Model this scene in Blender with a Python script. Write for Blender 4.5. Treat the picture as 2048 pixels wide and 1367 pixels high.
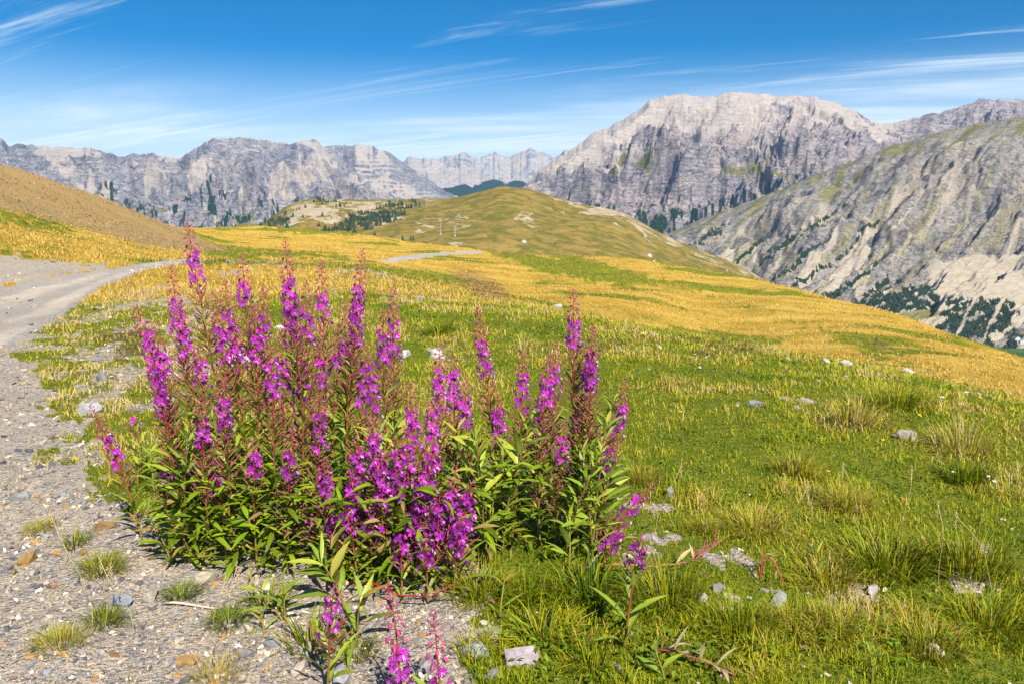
import bpy, bmesh, math, random
import numpy as np
from mathutils import Vector, Matrix, Euler

# ------------------------------------------------------------------ clear
for o in list(bpy.data.objects):
    bpy.data.objects.remove(o)
SC = bpy.context.scene
COL = SC.collection
rnd = random.Random(7)
R = math.radians

# ------------------------------------------------------------------ camera
CAM_Z = 1.35
PITCH = 9.0
FPX = 1593.0                      # focal length in pixels of a 2048 px wide frame (28 mm)
cam_d = bpy.data.cameras.new('camera')
cam_d.sensor_width = 36.0
cam_d.lens = FPX / 2048 * 36.0
cam_d.clip_start = 0.05
cam_d.clip_end = 120000
cam_d.dof.use_dof = True
cam_d.dof.focus_distance = 3.0
cam_d.dof.aperture_fstop = 14.0
cam = bpy.data.objects.new('camera', cam_d)
COL.objects.link(cam)
cam.location = (0, 0, CAM_Z)
cam.rotation_euler = (R(90 - PITCH), 0, 0)
SC.camera = cam
cp, sp = math.cos(R(PITCH)), math.sin(R(PITCH))

# ------------------------------------------------------------------ light
SUN_EL = 43.0
SHADOW_AZ = -22.0                 # shadows run forward and a little to the left
sun_d = bpy.data.lights.new('sun', 'SUN')
sun_d.energy = 5.0
sun_d.angle = R(0.53)
sun_d.color = (1.0, 0.94, 0.82)
sun = bpy.data.objects.new('sun', sun_d)
COL.objects.link(sun)
# direction of light travel
_az = R(SHADOW_AZ)
_dir = Vector((math.sin(_az) * math.cos(R(SUN_EL)), math.cos(_az) * math.cos(R(SUN_EL)), -math.sin(R(SUN_EL))))
sun.rotation_euler = _dir.to_track_quat('-Z', 'Y').to_euler()
sun.location = (20, -60, 80)

world = bpy.data.worlds.new('World')
SC.world = world
world.use_nodes = True
wn = world.node_tree.nodes
wl = world.node_tree.links
wn.clear()
w_out = wn.new('ShaderNodeOutputWorld')
w_bg = wn.new('ShaderNodeBackground')
w_bg.inputs['Strength'].default_value = 0.066
sky = wn.new('ShaderNodeTexSky')
sky.sky_type = 'NISHITA'
sky.sun_disc = False
sky.sun_elevation = R(SUN_EL)
# sun stands opposite to the light travel; rotation is measured clockwise from +Y
sky.sun_rotation = math.atan2(-_dir.x, -_dir.y)
sky.altitude = 2400
sky.air_density = 1.0
sky.dust_density = 0.5
sky.ozone_density = 3.0
hs = wn.new('ShaderNodeHueSaturation')
hs.inputs['Saturation'].default_value = 2.5
hs.inputs['Hue'].default_value = 0.498
hs.inputs['Value'].default_value = 1.0
wl.new(sky.outputs[0], hs.inputs['Color'])
tc = wn.new('ShaderNodeTexCoord')
sepd = wn.new('ShaderNodeSeparateXYZ')
wl.new(tc.outputs['Generated'], sepd.inputs[0])


def wmath(op, a, b=None, c=None):
    n = wn.new('ShaderNodeMath')
    n.operation = op
    for i, v in enumerate((a, b, c)):
        if v is None:
            continue
        if isinstance(v, (int, float)):
            n.inputs[i].default_value = v
        else:
            wl.new(v, n.inputs[i])
    return n.outputs[0]


# thin cirrus: the view direction is projected on a flat cloud layer high above
den = wmath('ADD', wmath('MAXIMUM', sepd.outputs['Z'], 0.0), 0.10)
cx = wmath('DIVIDE', sepd.outputs['X'], den)
cy = wmath('DIVIDE', sepd.outputs['Y'], den)
comb = wn.new('ShaderNodeCombineXYZ')
wl.new(cx, comb.inputs[0])
wl.new(cy, comb.inputs[1])


def cloud_layer(rot, sx, sy, off, scale, detail, rough, lo, hi, distort=0.4):
    mr0 = wn.new('ShaderNodeMapping')
    mr0.inputs['Rotation'].default_value = (0, 0, R(rot))
    wl.new(comb.outputs[0], mr0.inputs[0])
    mp = wn.new('ShaderNodeMapping')
    mp.inputs['Scale'].default_value = (sx, sy, 1)
    mp.inputs['Location'].default_value = off
    wl.new(mr0.outputs[0], mp.inputs[0])
    nz = wn.new('ShaderNodeTexNoise')
    nz.inputs['Scale'].default_value = scale
    nz.inputs['Detail'].default_value = detail
    nz.inputs['Roughness'].default_value = rough
    nz.inputs['Distortion'].default_value = distort
    wl.new(mp.outputs[0], nz.inputs['Vector'])
    mr = wn.new('ShaderNodeMapRange')
    mr.interpolation_type = 'SMOOTHSTEP'
    mr.inputs['From Min'].default_value = lo
    mr.inputs['From Max'].default_value = hi
    wl.new(nz.outputs['Fac'], mr.inputs['Value'])
    return mr.outputs[0]


VO1, VO2, SO1, SO2 = 1.9, 6.6, 5.4, 4.4
veil = cloud_layer(14, 0.20, 0.7, (VO1, VO2, 0), 0.9, 8, 0.60, 0.46, 0.80)
streak = cloud_layer(26, 0.16, 1.9, (SO1, SO2, 0), 1.6, 9, 0.66, 0.52, 0.80, 0.9)
cfac = wmath('ADD', wmath('MULTIPLY', veil, 0.85), wmath('MULTIPLY', streak, 0.75))
# the veil thickens towards the horizon where the line of sight crosses more of it
hz = wn.new('ShaderNodeMapRange')
hz.interpolation_type = 'SMOOTHSTEP'
hz.inputs['From Min'].default_value = 0.20
hz.inputs['From Max'].default_value = 0.02
hz.inputs['To Min'].default_value = 0.0
hz.inputs['To Max'].default_value = 0.92
wl.new(sepd.outputs['Z'], hz.inputs['Value'])
cfac = wmath('MINIMUM', wmath('ADD', cfac, hz.outputs[0]), 0.92)
cmix = wn.new('ShaderNodeMix')
cmix.data_type = 'RGBA'
wl.new(cfac, cmix.inputs['Factor'])
wl.new(hs.outputs[0], cmix.inputs['A'])
cmix.inputs['B'].default_value = (9.2, 10.4, 11.2, 1)
wl.new(cmix.outputs['Result'], w_bg.inputs['Color'])
wl.new(w_bg.outputs[0], w_out.inputs['Surface'])

SC.view_settings.view_transform = 'Standard'
SC.view_settings.look = 'None'
SC.view_settings.exposure = 0.78
SC.view_settings.gamma = 1.0
SC.view_settings.use_curve_mapping = False
SC.render.engine = 'CYCLES'
SC.cycles.use_denoising = True
SC.cycles.max_bounces = 6
SC.cycles.diffuse_bounces = 3
SC.cycles.glossy_bounces = 2
SC.cycles.transmission_bounces = 4
SC.cycles.volume_bounces = 0
SC.cycles.caustics_reflective = False
SC.cycles.caustics_refractive = False


# ------------------------------------------------------------------ numeric helpers
def _h(ix, iy, seed):
    n = (ix.astype(np.int64) * 374761393 + iy.astype(np.int64) * 668265263 + seed * 974634777) & 0xFFFFFFFF
    n = ((n ^ (n >> 13)) * 1274126177) & 0xFFFFFFFF
    n = (n ^ (n >> 16)) & 0xFFFFFFFF
    return n / 4294967296.0


def perlin(x, y, seed=0):
    x = np.asarray(x, dtype=np.float64)
    y = np.asarray(y, dtype=np.float64)
    ix = np.floor(x)
    iy = np.floor(y)
    fx = x - ix
    fy = y - iy
    ux = fx * fx * fx * (fx * (fx * 6 - 15) + 10)
    uy = fy * fy * fy * (fy * (fy * 6 - 15) + 10)

    def g(dx, dy):
        a = _h(ix + dx, iy + dy, seed) * (2 * math.pi)
        return np.cos(a) * (fx - dx) + np.sin(a) * (fy - dy)
    a = g(0, 0) * (1 - ux) + g(1, 0) * ux
    b = g(0, 1) * (1 - ux) + g(1, 1) * ux
    return (a * (1 - uy) + b * uy) * 1.5


def fbm(x, y, octv=4, seed=0, gain=0.5, lac=2.03):
    s = np.zeros(np.broadcast(x, y).shape)
    a = 1.0
    for i in range(octv):
        s = s + a * perlin(x, y, seed + i * 17)
        x = x * lac + 3.7
        y = y * lac - 1.9
        a *= gain
    return s


def ridged(x, y, octv=4, seed=0, gain=0.5, lac=2.07):
    s = np.zeros(np.broadcast(x, y).shape)
    a = 1.0
    t = 0.0
    for i in range(octv):
        s = s + a * (1 - np.abs(perlin(x, y, seed + i * 29)) * 1.6)
        t += a
        x = x * lac + 5.1
        y = y * lac + 2.3
        a *= gain
    return s / t


def smooth(a, b, x):
    t = np.clip((x - a) / (b - a), 0, 1)
    return t * t * (3 - 2 * t)


def ray(px, py):
    a = (px - 1024.0) / FPX
    b = (683.5 - py) / FPX
    return np.array([a, cp + b * sp, -sp + b * cp])


def at(px, py, t):
    d = ray(px, py) * t
    return np.array([d[0], d[1], d[2] + CAM_Z])


def project(x, y, z):
    """photo coordinates of points of the place, used to lay out what grows where"""
    zz = z - CAM_Z
    f = y * cp - zz * sp
    u = y * sp + zz * cp
    ok = f > 0.05
    f = np.where(ok, f, 0.05)
    px = 1024 + FPX * x / f
    py = 683.5 - FPX * u / f
    return np.where(ok, px, -9999), np.where(ok, py, 9999)


def poly_in(px, py, poly):
    inside = np.zeros(px.shape, dtype=bool)
    n = len(poly)
    for i in range(n):
        x1, y1 = poly[i]
        x2, y2 = poly[(i + 1) % n]
        if y1 == y2:
            continue
        c = ((py >= y1) != (py >= y2))
        xi = x1 + (py - y1) * (x2 - x1) / (y2 - y1)
        inside ^= c & (px < xi)
    return inside


def blob(px, py, cx_, cy_, rx, ry, rot=0.0):
    c, s = math.cos(R(rot)), math.sin(R(rot))
    dx = px - cx_
    dy = py - cy_
    u = (dx * c + dy * s) / rx
    v = (-dx * s + dy * c) / ry
    return 1 - smooth(0.55, 1.15, np.sqrt(u * u + v * v))


# ------------------------------------------------------------------ mesh helpers
def np_mesh(name, verts, faces_list, attrs=None, smooth_shade=True, mats=()):
    """faces_list: arrays (M,k); attrs: dict name -> (N,) float or (N,3) colour"""
    me = bpy.data.meshes.new(name)
    verts = np.asarray(verts, dtype=np.float32)
    me.vertices.add(len(verts))
    me.vertices.foreach_set('co', verts.ravel())
    idx = np.concatenate([f.ravel() for f in faces_list]).astype(np.int32)
    tot = np.concatenate([np.full(len(f), f.shape[1], dtype=np.int32) for f in faces_list])
    start = np.zeros(len(tot), dtype=np.int32)
    start[1:] = np.cumsum(tot)[:-1]
    me.loops.add(len(idx))
    me.loops.foreach_set('vertex_index', idx)
    me.polygons.add(len(tot))
    me.polygons.foreach_set('loop_start', start)
    me.polygons.foreach_set('use_smooth', np.full(len(tot), smooth_shade, dtype=bool))
    me.update(calc_edges=True)
    for k, v in (attrs or {}).items():
        v = np.asarray(v, dtype=np.float32)
        if v.ndim == 1:
            a = me.attributes.new(k, 'FLOAT', 'POINT')
            a.data.foreach_set('value', v)
        else:
            a = me.attributes.new(k, 'FLOAT_COLOR', 'POINT')
            c4 = np.ones((len(v), 4), dtype=np.float32)
            c4[:, :3] = v
            a.data.foreach_set('color', c4.ravel())
    for m in mats:
        me.materials.append(m)
    return me


def link(name, me, parent=None, label=None, cat=None, group=None, kind=None, loc=None):
    o = bpy.data.objects.new(name, me)
    COL.objects.link(o)
    if parent is not None:
        o.parent = parent
    if loc is not None:
        o.location = loc
    if label:
        o['label'] = label
    if cat:
        o['category'] = cat
    if group:
        o['group'] = group
    if kind:
        o['kind'] = kind
    return o


def grid_faces(nr, nc):
    i = np.arange(nr - 1)[:, None]
    j = np.arange(nc - 1)[None, :]
    a = i * nc + j
    return np.stack([a, a + 1, a + nc + 1, a + nc], axis=-1).reshape(-1, 4)


class Soup:
    """collects polygons of one mesh with a colour per vertex"""

    def __init__(self):
        self.v = []
        self.f = []
        self.c = []

    def add(self, vs, fs, col):
        b = len(self.v)
        self.v.extend(vs)
        self.f.extend([tuple(b + i for i in f) for f in fs])
        if isinstance(col, list):
            self.c.extend(col)
        else:
            self.c.extend([col] * len(vs))

    def tube(self, pts, radii, col, sides=5, cap=True):
        pts = [Vector(p) for p in pts]
        n = len(pts)
        vs = []
        for i, p in enumerate(pts):
            t = (pts[min(i + 1, n - 1)] - pts[max(i - 1, 0)])
            t = t.normalized() if t.length > 1e-9 else Vector((0, 0, 1))
            a = t.cross(Vector((0.31, 0.87, 0.12)))
            if a.length < 1e-4:
                a = t.cross(Vector((1, 0, 0)))
            a.normalize()
            b = t.cross(a)
            for k in range(sides):
                w = 2 * math.pi * k / sides
                vs.append(p + (a * math.cos(w) + b * math.sin(w)) * radii[i])
        fs = []
        for i in range(n - 1):
            for k in range(sides):
                k2 = (k + 1) % sides
                fs.append((i * sides + k, i * sides + k2, (i + 1) * sides + k2, (i + 1) * sides + k))
        if cap:
            fs.append(tuple(reversed(range(sides))))
            fs.append(tuple((n - 1) * sides + k for k in range(sides)))
        if callable(col):
            cl = []
            for i in range(n):
                cl += [col(i / (n - 1))] * sides
            self.add(vs, fs, cl)
        else:
            self.add(vs, fs, col)

    def mesh(self, name, mat, smooth_shade=True):
        me = bpy.data.meshes.new(name)
        me.from_pydata([tuple(v) for v in self.v], [], self.f)
        a = me.attributes.new('col', 'FLOAT_COLOR', 'POINT')
        c4 = np.ones((len(self.v), 4), dtype=np.float32)
        c4[:, :3] = np.array(self.c, dtype=np.float32)
        a.data.foreach_set('color', c4.ravel())
        if smooth_shade:
            me.polygons.foreach_set('use_smooth', np.ones(len(me.polygons), dtype=bool))
        me.materials.append(mat)
        me.update()
        return me


# ------------------------------------------------------------------ material helpers
class NT:
    def __init__(self, name):
        self.m = bpy.data.materials.new(name)
        self.m.use_nodes = True
        self.t = self.m.node_tree
        self.t.nodes.clear()
        self.out = self.t.nodes.new('ShaderNodeOutputMaterial')

    def n(self, typ, **kw):
        nd = self.t.nodes.new(typ)
        for k, v in kw.items():
            setattr(nd, k, v)
        return nd

    def l(self, a, b):
        self.t.links.new(a, b)

    def setin(self, nd, key, v):
        if v is None:
            return
        if hasattr(v, 'is_output') or isinstance(v, bpy.types.NodeSocket):
            self.l(v, nd.inputs[key])
        else:
            nd.inputs[key].default_value = v

    def math(self, op, a, b=None, clamp=False):
        nd = self.n('ShaderNodeMath', operation=op, use_clamp=clamp)
        self.setin(nd, 0, a)
        self.setin(nd, 1, b)
        return nd.outputs[0]

    def mix(self, fac, a, b, blend='MIX'):
        nd = self.n('ShaderNodeMix', data_type='RGBA', blend_type=blend)
        self.setin(nd, 'Factor', fac)
        for key, v in (('A', a), ('B', b)):
            if isinstance(v, tuple) and len(v) == 3:
                v = v + (1,)
            self.setin(nd, key, v)
        return nd.outputs['Result']

    def noise(self, vec, scale, detail=4, rough=0.55, dist=0.0):
        nd = self.n('ShaderNodeTexNoise')
        nd.inputs['Scale'].default_value = scale
        nd.inputs['Detail'].default_value = detail
        nd.inputs['Roughness'].default_value = rough
        nd.inputs['Distortion'].default_value = dist
        if vec is not None:
            self.l(vec, nd.inputs['Vector'])
        return nd

    def ramp(self, fac, stops, interp='LINEAR'):
        nd = self.n('ShaderNodeValToRGB')
        cr = nd.color_ramp
        cr.interpolation = interp
        while len(cr.elements) < len(stops):
            cr.elements.new(0.5)
        for e, (p, c) in zip(cr.elements, stops):
            e.position = p
            e.color = (c[0], c[1], c[2], 1) if not isinstance(c, (int, float)) else (c, c, c, 1)
        self.l(fac, nd.inputs[0])
        return nd.outputs[0]

    def rng(self, v, a, b, c=0.0, d=1.0, sm=True):
        nd = self.n('ShaderNodeMapRange')
        if sm:
            nd.interpolation_type = 'SMOOTHSTEP'
        nd.inputs['From Min'].default_value = a
        nd.inputs['From Max'].default_value = b
        nd.inputs['To Min'].default_value = c
        nd.inputs['To Max'].default_value = d
        self.l(v, nd.inputs['Value'])
        return nd.outputs[0]

    def attr(self, name):
        nd = self.n('ShaderNodeAttribute', attribute_name=name)
        return nd

    def mapping(self, vec, scale=(1, 1, 1), rot=(0, 0, 0), loc=(0, 0, 0)):
        nd = self.n('ShaderNodeMapping')
        nd.inputs['Scale'].default_value = scale
        nd.inputs['Rotation'].default_value = rot
        nd.inputs['Location'].default_value = loc
        self.l(vec, nd.inputs[0])
        return nd.outputs[0]

    def pos(self):
        return self.n('ShaderNodeNewGeometry').outputs['Position']

    def bump(self, height, strength, dist, normal=None):
        nd = self.n('ShaderNodeBump')
        nd.inputs['Strength'].default_value = strength
        nd.inputs['Distance'].default_value = dist
        self.l(height, nd.inputs['Height'])
        if normal is not None:
            self.l(normal, nd.inputs['Normal'])
        return nd.outputs[0]

    def principled(self, col, rough=0.9, normal=None, spec=0.2, **kw):
        nd = self.n('ShaderNodeBsdfPrincipled')
        if isinstance(col, tuple):
            col = col + (1,) if len(col) == 3 else col
        self.setin(nd, 'Base Color', col)
        self.setin(nd, 'Roughness', rough)
        self.setin(nd, 'Specular IOR Level', spec)
        if normal is not None:
            self.l(normal, nd.inputs['Normal'])
        self.l(nd.outputs[0], self.out.inputs[0])
        return nd


def leafy_material(name, col_fn, trans=0.35, rough=0.55, spec=0.3):
    """thin plant tissue: reflects and lets some light through"""
    m = NT(name)
    col = col_fn(m)
    pr = m.n('ShaderNodeBsdfPrincipled')
    m.setin(pr, 'Base Color', col)
    pr.inputs['Roughness'].default_value = rough
    pr.inputs['Specular IOR Level'].default_value = spec
    tr = m.n('ShaderNodeBsdfTranslucent')
    m.setin(tr, 'Color', col)
    mx = m.n('ShaderNodeMixShader')
    mx.inputs[0].default_value = trans
    m.l(pr.outputs[0], mx.inputs[1])
    m.l(tr.outputs[0], mx.inputs[2])
    m.l(mx.outputs[0], m.out.inputs[0])
    return m.m


# grass, petals and stems carry their colour on the mesh
M_GRASS = leafy_material('grass_blades', lambda m: m.attr('col').outputs['Color'], 0.25, 0.5, 0.25)


def _petal(m):
    oi = m.n('ShaderNodeObjectInfo')
    h = m.n('ShaderNodeHueSaturation')
    m.l(m.attr('col').outputs['Color'], h.inputs['Color'])
    m.l(m.rng(oi.outputs['Random'], 0, 1, 0.482, 0.512, False), h.inputs['Hue'])
    m.l(m.rng(oi.outputs['Random'], 0, 1, 0.5, 1.15, False), h.inputs['Value'])
    return h.outputs[0]


M_PETAL = leafy_material('fireweed_petals', _petal, 0.3, 0.5, 0.2)


def _leaf(m):
    oi = m.n('ShaderNodeObjectInfo')
    c = m.ramp(oi.outputs['Random'], [(0.0, (0.10, 0.175, 0.006)), (0.35, (0.19, 0.29, 0.007)),
                                      (0.7, (0.285, 0.38, 0.008)), (0.90, (0.40, 0.43, 0.014)),
                                      (0.955, (0.34, 0.25, 0.03)), (1.0, (0.32, 0.10, 0.03))])
    mid = m.attr('col').outputs['Color']
    sep = m.n('ShaderNodeSeparateColor')
    m.l(mid, sep.inputs[0])
    c = m.mix(m.math('MULTIPLY', sep.outputs[0], 0.55), c, (0.34, 0.38, 0.10))
    tcn = m.n('ShaderNodeTexCoord')
    nz = m.noise(tcn.outputs['Object'], 60, 3)
    return m.mix(m.rng(nz.outputs['Fac'], 0.45, 0.75, 0, 0.4), c, m.mix(1.0, c, (0.55, 0.6, 0.5), 'MULTIPLY'))


M_LEAF = leafy_material('fireweed_leaves', _leaf, 0.2, 0.42, 0.4)
M_STALK = leafy_material('plant_stalks', lambda m: m.attr('col').outputs['Color'], 0.08, 0.5, 0.3)


def stone_material(name):
    m = NT(name)
    oi = m.n('ShaderNodeObjectInfo')
    tcn = m.n('ShaderNodeTexCoord')
    c = m.n('ShaderNodeAttribute', attribute_name='col').outputs['Color']
    ocol = m.n('ShaderNodeObjectInfo').outputs['Color']
    base = ocol
    p = m.pos()
    n1 = m.noise(p, 38, 6, 0.6, 0.4)
    n2 = m.noise(m.mapping(p, (1, 1, 5)), 90, 5, 0.65)
    base = m.mix(m.rng(n1.outputs['Fac'], 0.35, 0.7), m.mix(1.0, base, (0.62, 0.62, 0.66), 'MULTIPLY'), base)
    base = m.mix(m.rng(n2.outputs['Fac'], 0.55, 0.75, 0, 0.5), base, m.mix(1.0, base, (1.5, 1.42, 1.3), 'MULTIPLY'))
    h = m.math('ADD', n1.outputs['Fac'], m.math('MULTIPLY', n2.outputs['Fac'], 0.6))
    m.principled(base, 0.85, m.bump(h, 0.7, 0.01), 0.25)
    return m.m


M_STONE = stone_material('stone')

m_ = NT('gravel_pebbles')
_c = m_.attr('col').outputs['Color']
_n = m_.noise(m_.pos(), 160, 4, 0.6)
_c = m_.mix(m_.rng(_n.outputs['Fac'], 0.3, 0.7, 0, 0.6), _c, m_.mix(1.0, _c, (0.55, 0.55, 0.58), 'MULTIPLY'))
m_.principled(_c, 0.9, m_.bump(_n.outputs['Fac'], 0.5, 0.004), 0.2)
M_PEBBLE = m_.m

# ------------------------------------------------------------------ near terrain
# control points of the meadow: the knoll under the camera, the gold slope behind it, the hill left of the road
CT = [  # (x, y, z)
    (-4, 1, 0), (0, 1, 0), (3.5, 1, -0.03), (0, -5, 0.05), (-7, -5, 0.15), (9, -5, -0.9), (-3, 4, 0), (0, 4, 0),
    (2.3, 3.6, 0), (-4.8, 7.4, 0), (-1, 7.5, 0), (1.0, 7.2, 0.0), (-2, 10, 0), (-6.5, 11.4, 0.0), (-4, 14, 0),
    (-9.3, 23, 0.05), (-14, 6, 0.3), (-25, 5, 2.0), (0, -40, 0.5), (-40, -30, 5), (40, -30, -14), (30, 5, -11),
    (0, -200, -10), (-200, -100, 30), (200, -100, -90), (0.5, 10.3, 0), (-2.9, 16.8, 0), (3.3, 5.1, 0),
    (5.5, 3.0, -0.35), (-300, 60, 40), (-90, 20, 14),
]
CT += [tuple(at(*a)) for a in [
    # gold slope
    (2048, 715, 40), (1400, 712, 25), (2048, 805, 17), (1100, 618, 32), (950, 505, 100), (1250, 515, 90), (1540, 570, 66),
    (1780, 634, 50), (1300, 600, 45), (1700, 700, 33), (1100, 560, 60), (850, 560, 45), (950, 525, 75), (1400, 620, 48),
    (2300, 800, 34), (2300, 930, 15),
    # behind its crest
    (2048, 800, 70), (1540, 640, 120), (1250, 570, 150), (950, 540, 170), (1780, 720, 90), (2400, 1000, 60),
    # left hill
    (0, 470, 26), (0, 420, 40), (0, 345, 60), (180, 395, 65), (320, 447, 75), (420, 495, 70), (200, 480, 35), (300, 518, 26),
    (0, 510, 19), (0, 575, 15), (-300, 420, 35), (-300, 250, 60), (100, 440, 45), (0, 360, 100), (180, 420, 105),
    # gold rise in the middle
    (320, 452, 140), (500, 455, 150), (700, 466, 150), (830, 492, 150), (500, 505, 70), (700, 512, 70), (600, 487, 105),
    (760, 520, 80), (860, 509, 88), (420, 470, 110),
    (500, 480, 210), (320, 480, 210), (700, 500, 210), (830, 530, 210),
    # knoll's far rim
    (450, 521, 24), (600, 531, 21.5),
]]
CT = np.array(CT, dtype=np.float64)


def warp(x, y):
    r = np.sqrt(x * x + y * y) + 1e-6
    k = np.log1p(r / 4.0) / (r / 4.0)
    return x * k / 4.0, y * k / 4.0, 1 + r / 8.0


def _tps_fit():
    X, Y, S = warp(CT[:, 0], CT[:, 1])
    n = len(X)
    d2 = (X[:, None] - X[None]) ** 2 + (Y[:, None] - Y[None]) ** 2
    K = np.where(d2 > 0, d2 * np.log(np.maximum(d2, 1e-12)), 0) + np.eye(n) * 2e-4
    Pm = np.stack([np.ones(n), X, Y], 1)
    A = np.zeros((n + 3, n + 3))
    A[:n, :n] = K
    A[:n, n:] = Pm
    A[n:, :n] = Pm.T
    b = np.concatenate([CT[:, 2] / S, np.zeros(3)])
    return X, Y, np.linalg.solve(A, b)


_TX, _TY, _TW = _tps_fit()


def ground0(x, y):
    x = np.asarray(x, dtype=np.float64).ravel()
    y = np.asarray(y, dtype=np.float64).ravel()
    out = np.empty(len(x))
    for s in range(0, len(x), 14000):
        X, Y, S = warp(x[s:s + 20000], y[s:s + 20000])
        d2 = (X[:, None] - _TX[None]) ** 2 + (Y[:, None] - _TY[None]) ** 2
        K = d2 * np.log(np.maximum(d2, 1e-12))
        out[s:s + 20000] = (K @ _TW[:-3] + _TW[-3] + _TW[-2] * X + _TW[-1] * Y) * S
    return out


def ground(x, y):
    x = np.asarray(x, dtype=np.float64).ravel()
    y = np.asarray(y, dtype=np.float64).ravel()
    r = np.sqrt(x * x + y * y)
    z = ground0(x, y)
    far = smooth(170, 520, r)
    z = z * (1 - far) + (-0.42 * (r - 170) - 6) * far
    z = z + fbm(x * 0.9, y * 0.9, 3, 5) * 0.035 + fbm(x * 0.16, y * 0.16, 3, 9) * 0.16 * smooth(9, 30, r) \
        + fbm(x * 0.05, y * 0.05, 3, 11) * 0.5 * smooth(25, 70, r)
    z = z + fbm(x * 5.0, y * 5.0, 2, 21) * 0.006
    return z


def gz(x, y):
    return float(ground([x], [y])[0])


def hit(px, py):
    """where the line of sight through a point of the photograph meets the ground"""
    d = ray(px, py)
    ts = np.concatenate([np.linspace(1.2, 12, 220), np.geomspace(12.05, 260, 260)])
    x, y, z = d[0] * ts, d[1] * ts, d[2] * ts + CAM_Z
    below = z < ground(x, y)
    i = int(np.argmax(below)) if below.any() else len(ts) - 1
    if i > 0 and below.any():
        ta, tb = ts[i - 1], ts[i]
        for _ in range(12):
            tm = (ta + tb) / 2
            if d[2] * tm + CAM_Z < gz(d[0] * tm, d[1] * tm):
                tb = tm
            else:
                ta = tm
        t = tb
    else:
        t = ts[i]
    return float(d[0] * t), float(d[1] * t)


ROAD = [(-900, 1000), (-200, 800), (0, 722), (60, 680), (140, 622), (205, 574), (290, 541), (380, 525), (430, 519), (430, 515), (330, 521),
        (220, 538), (100, 556), (0, 574), (-200, 600), (-900, 660)]
ROAD2 = [(745, 523), (800, 513), (880, 505), (965, 501), (965, 507), (880, 512), (810, 522), (770, 526)]
GRAVEL = [(-900, 700), (0, 720), (70, 745), (110, 790), (130, 840), (110, 900), (190, 985), (300, 1040), (420, 1020), (620, 1010),
          (900, 1040), (990, 1060), (985, 1110), (930, 1200), (985, 1240), (1010, 1275), (930, 1300), (900, 1345), (960, 1400), (900, 1700), (-900, 1700)]
VERGE = [(-100, 720), (140, 628), (215, 580), (420, 560), (470, 700), (330, 800), (330, 960), (200, 960), (60, 820)]
SCREE = [(-400, 190), (0, 318), (110, 356), (230, 404), (330, 438), (420, 487), (470, 503), (380, 500), (280, 492), (150, 452), (0, 418), (-400, 400)]
BANK = [(-400, 480), (0, 508), (90, 522), (180, 527), (225, 536), (120, 552), (0, 574), (-400, 620)]


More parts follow.
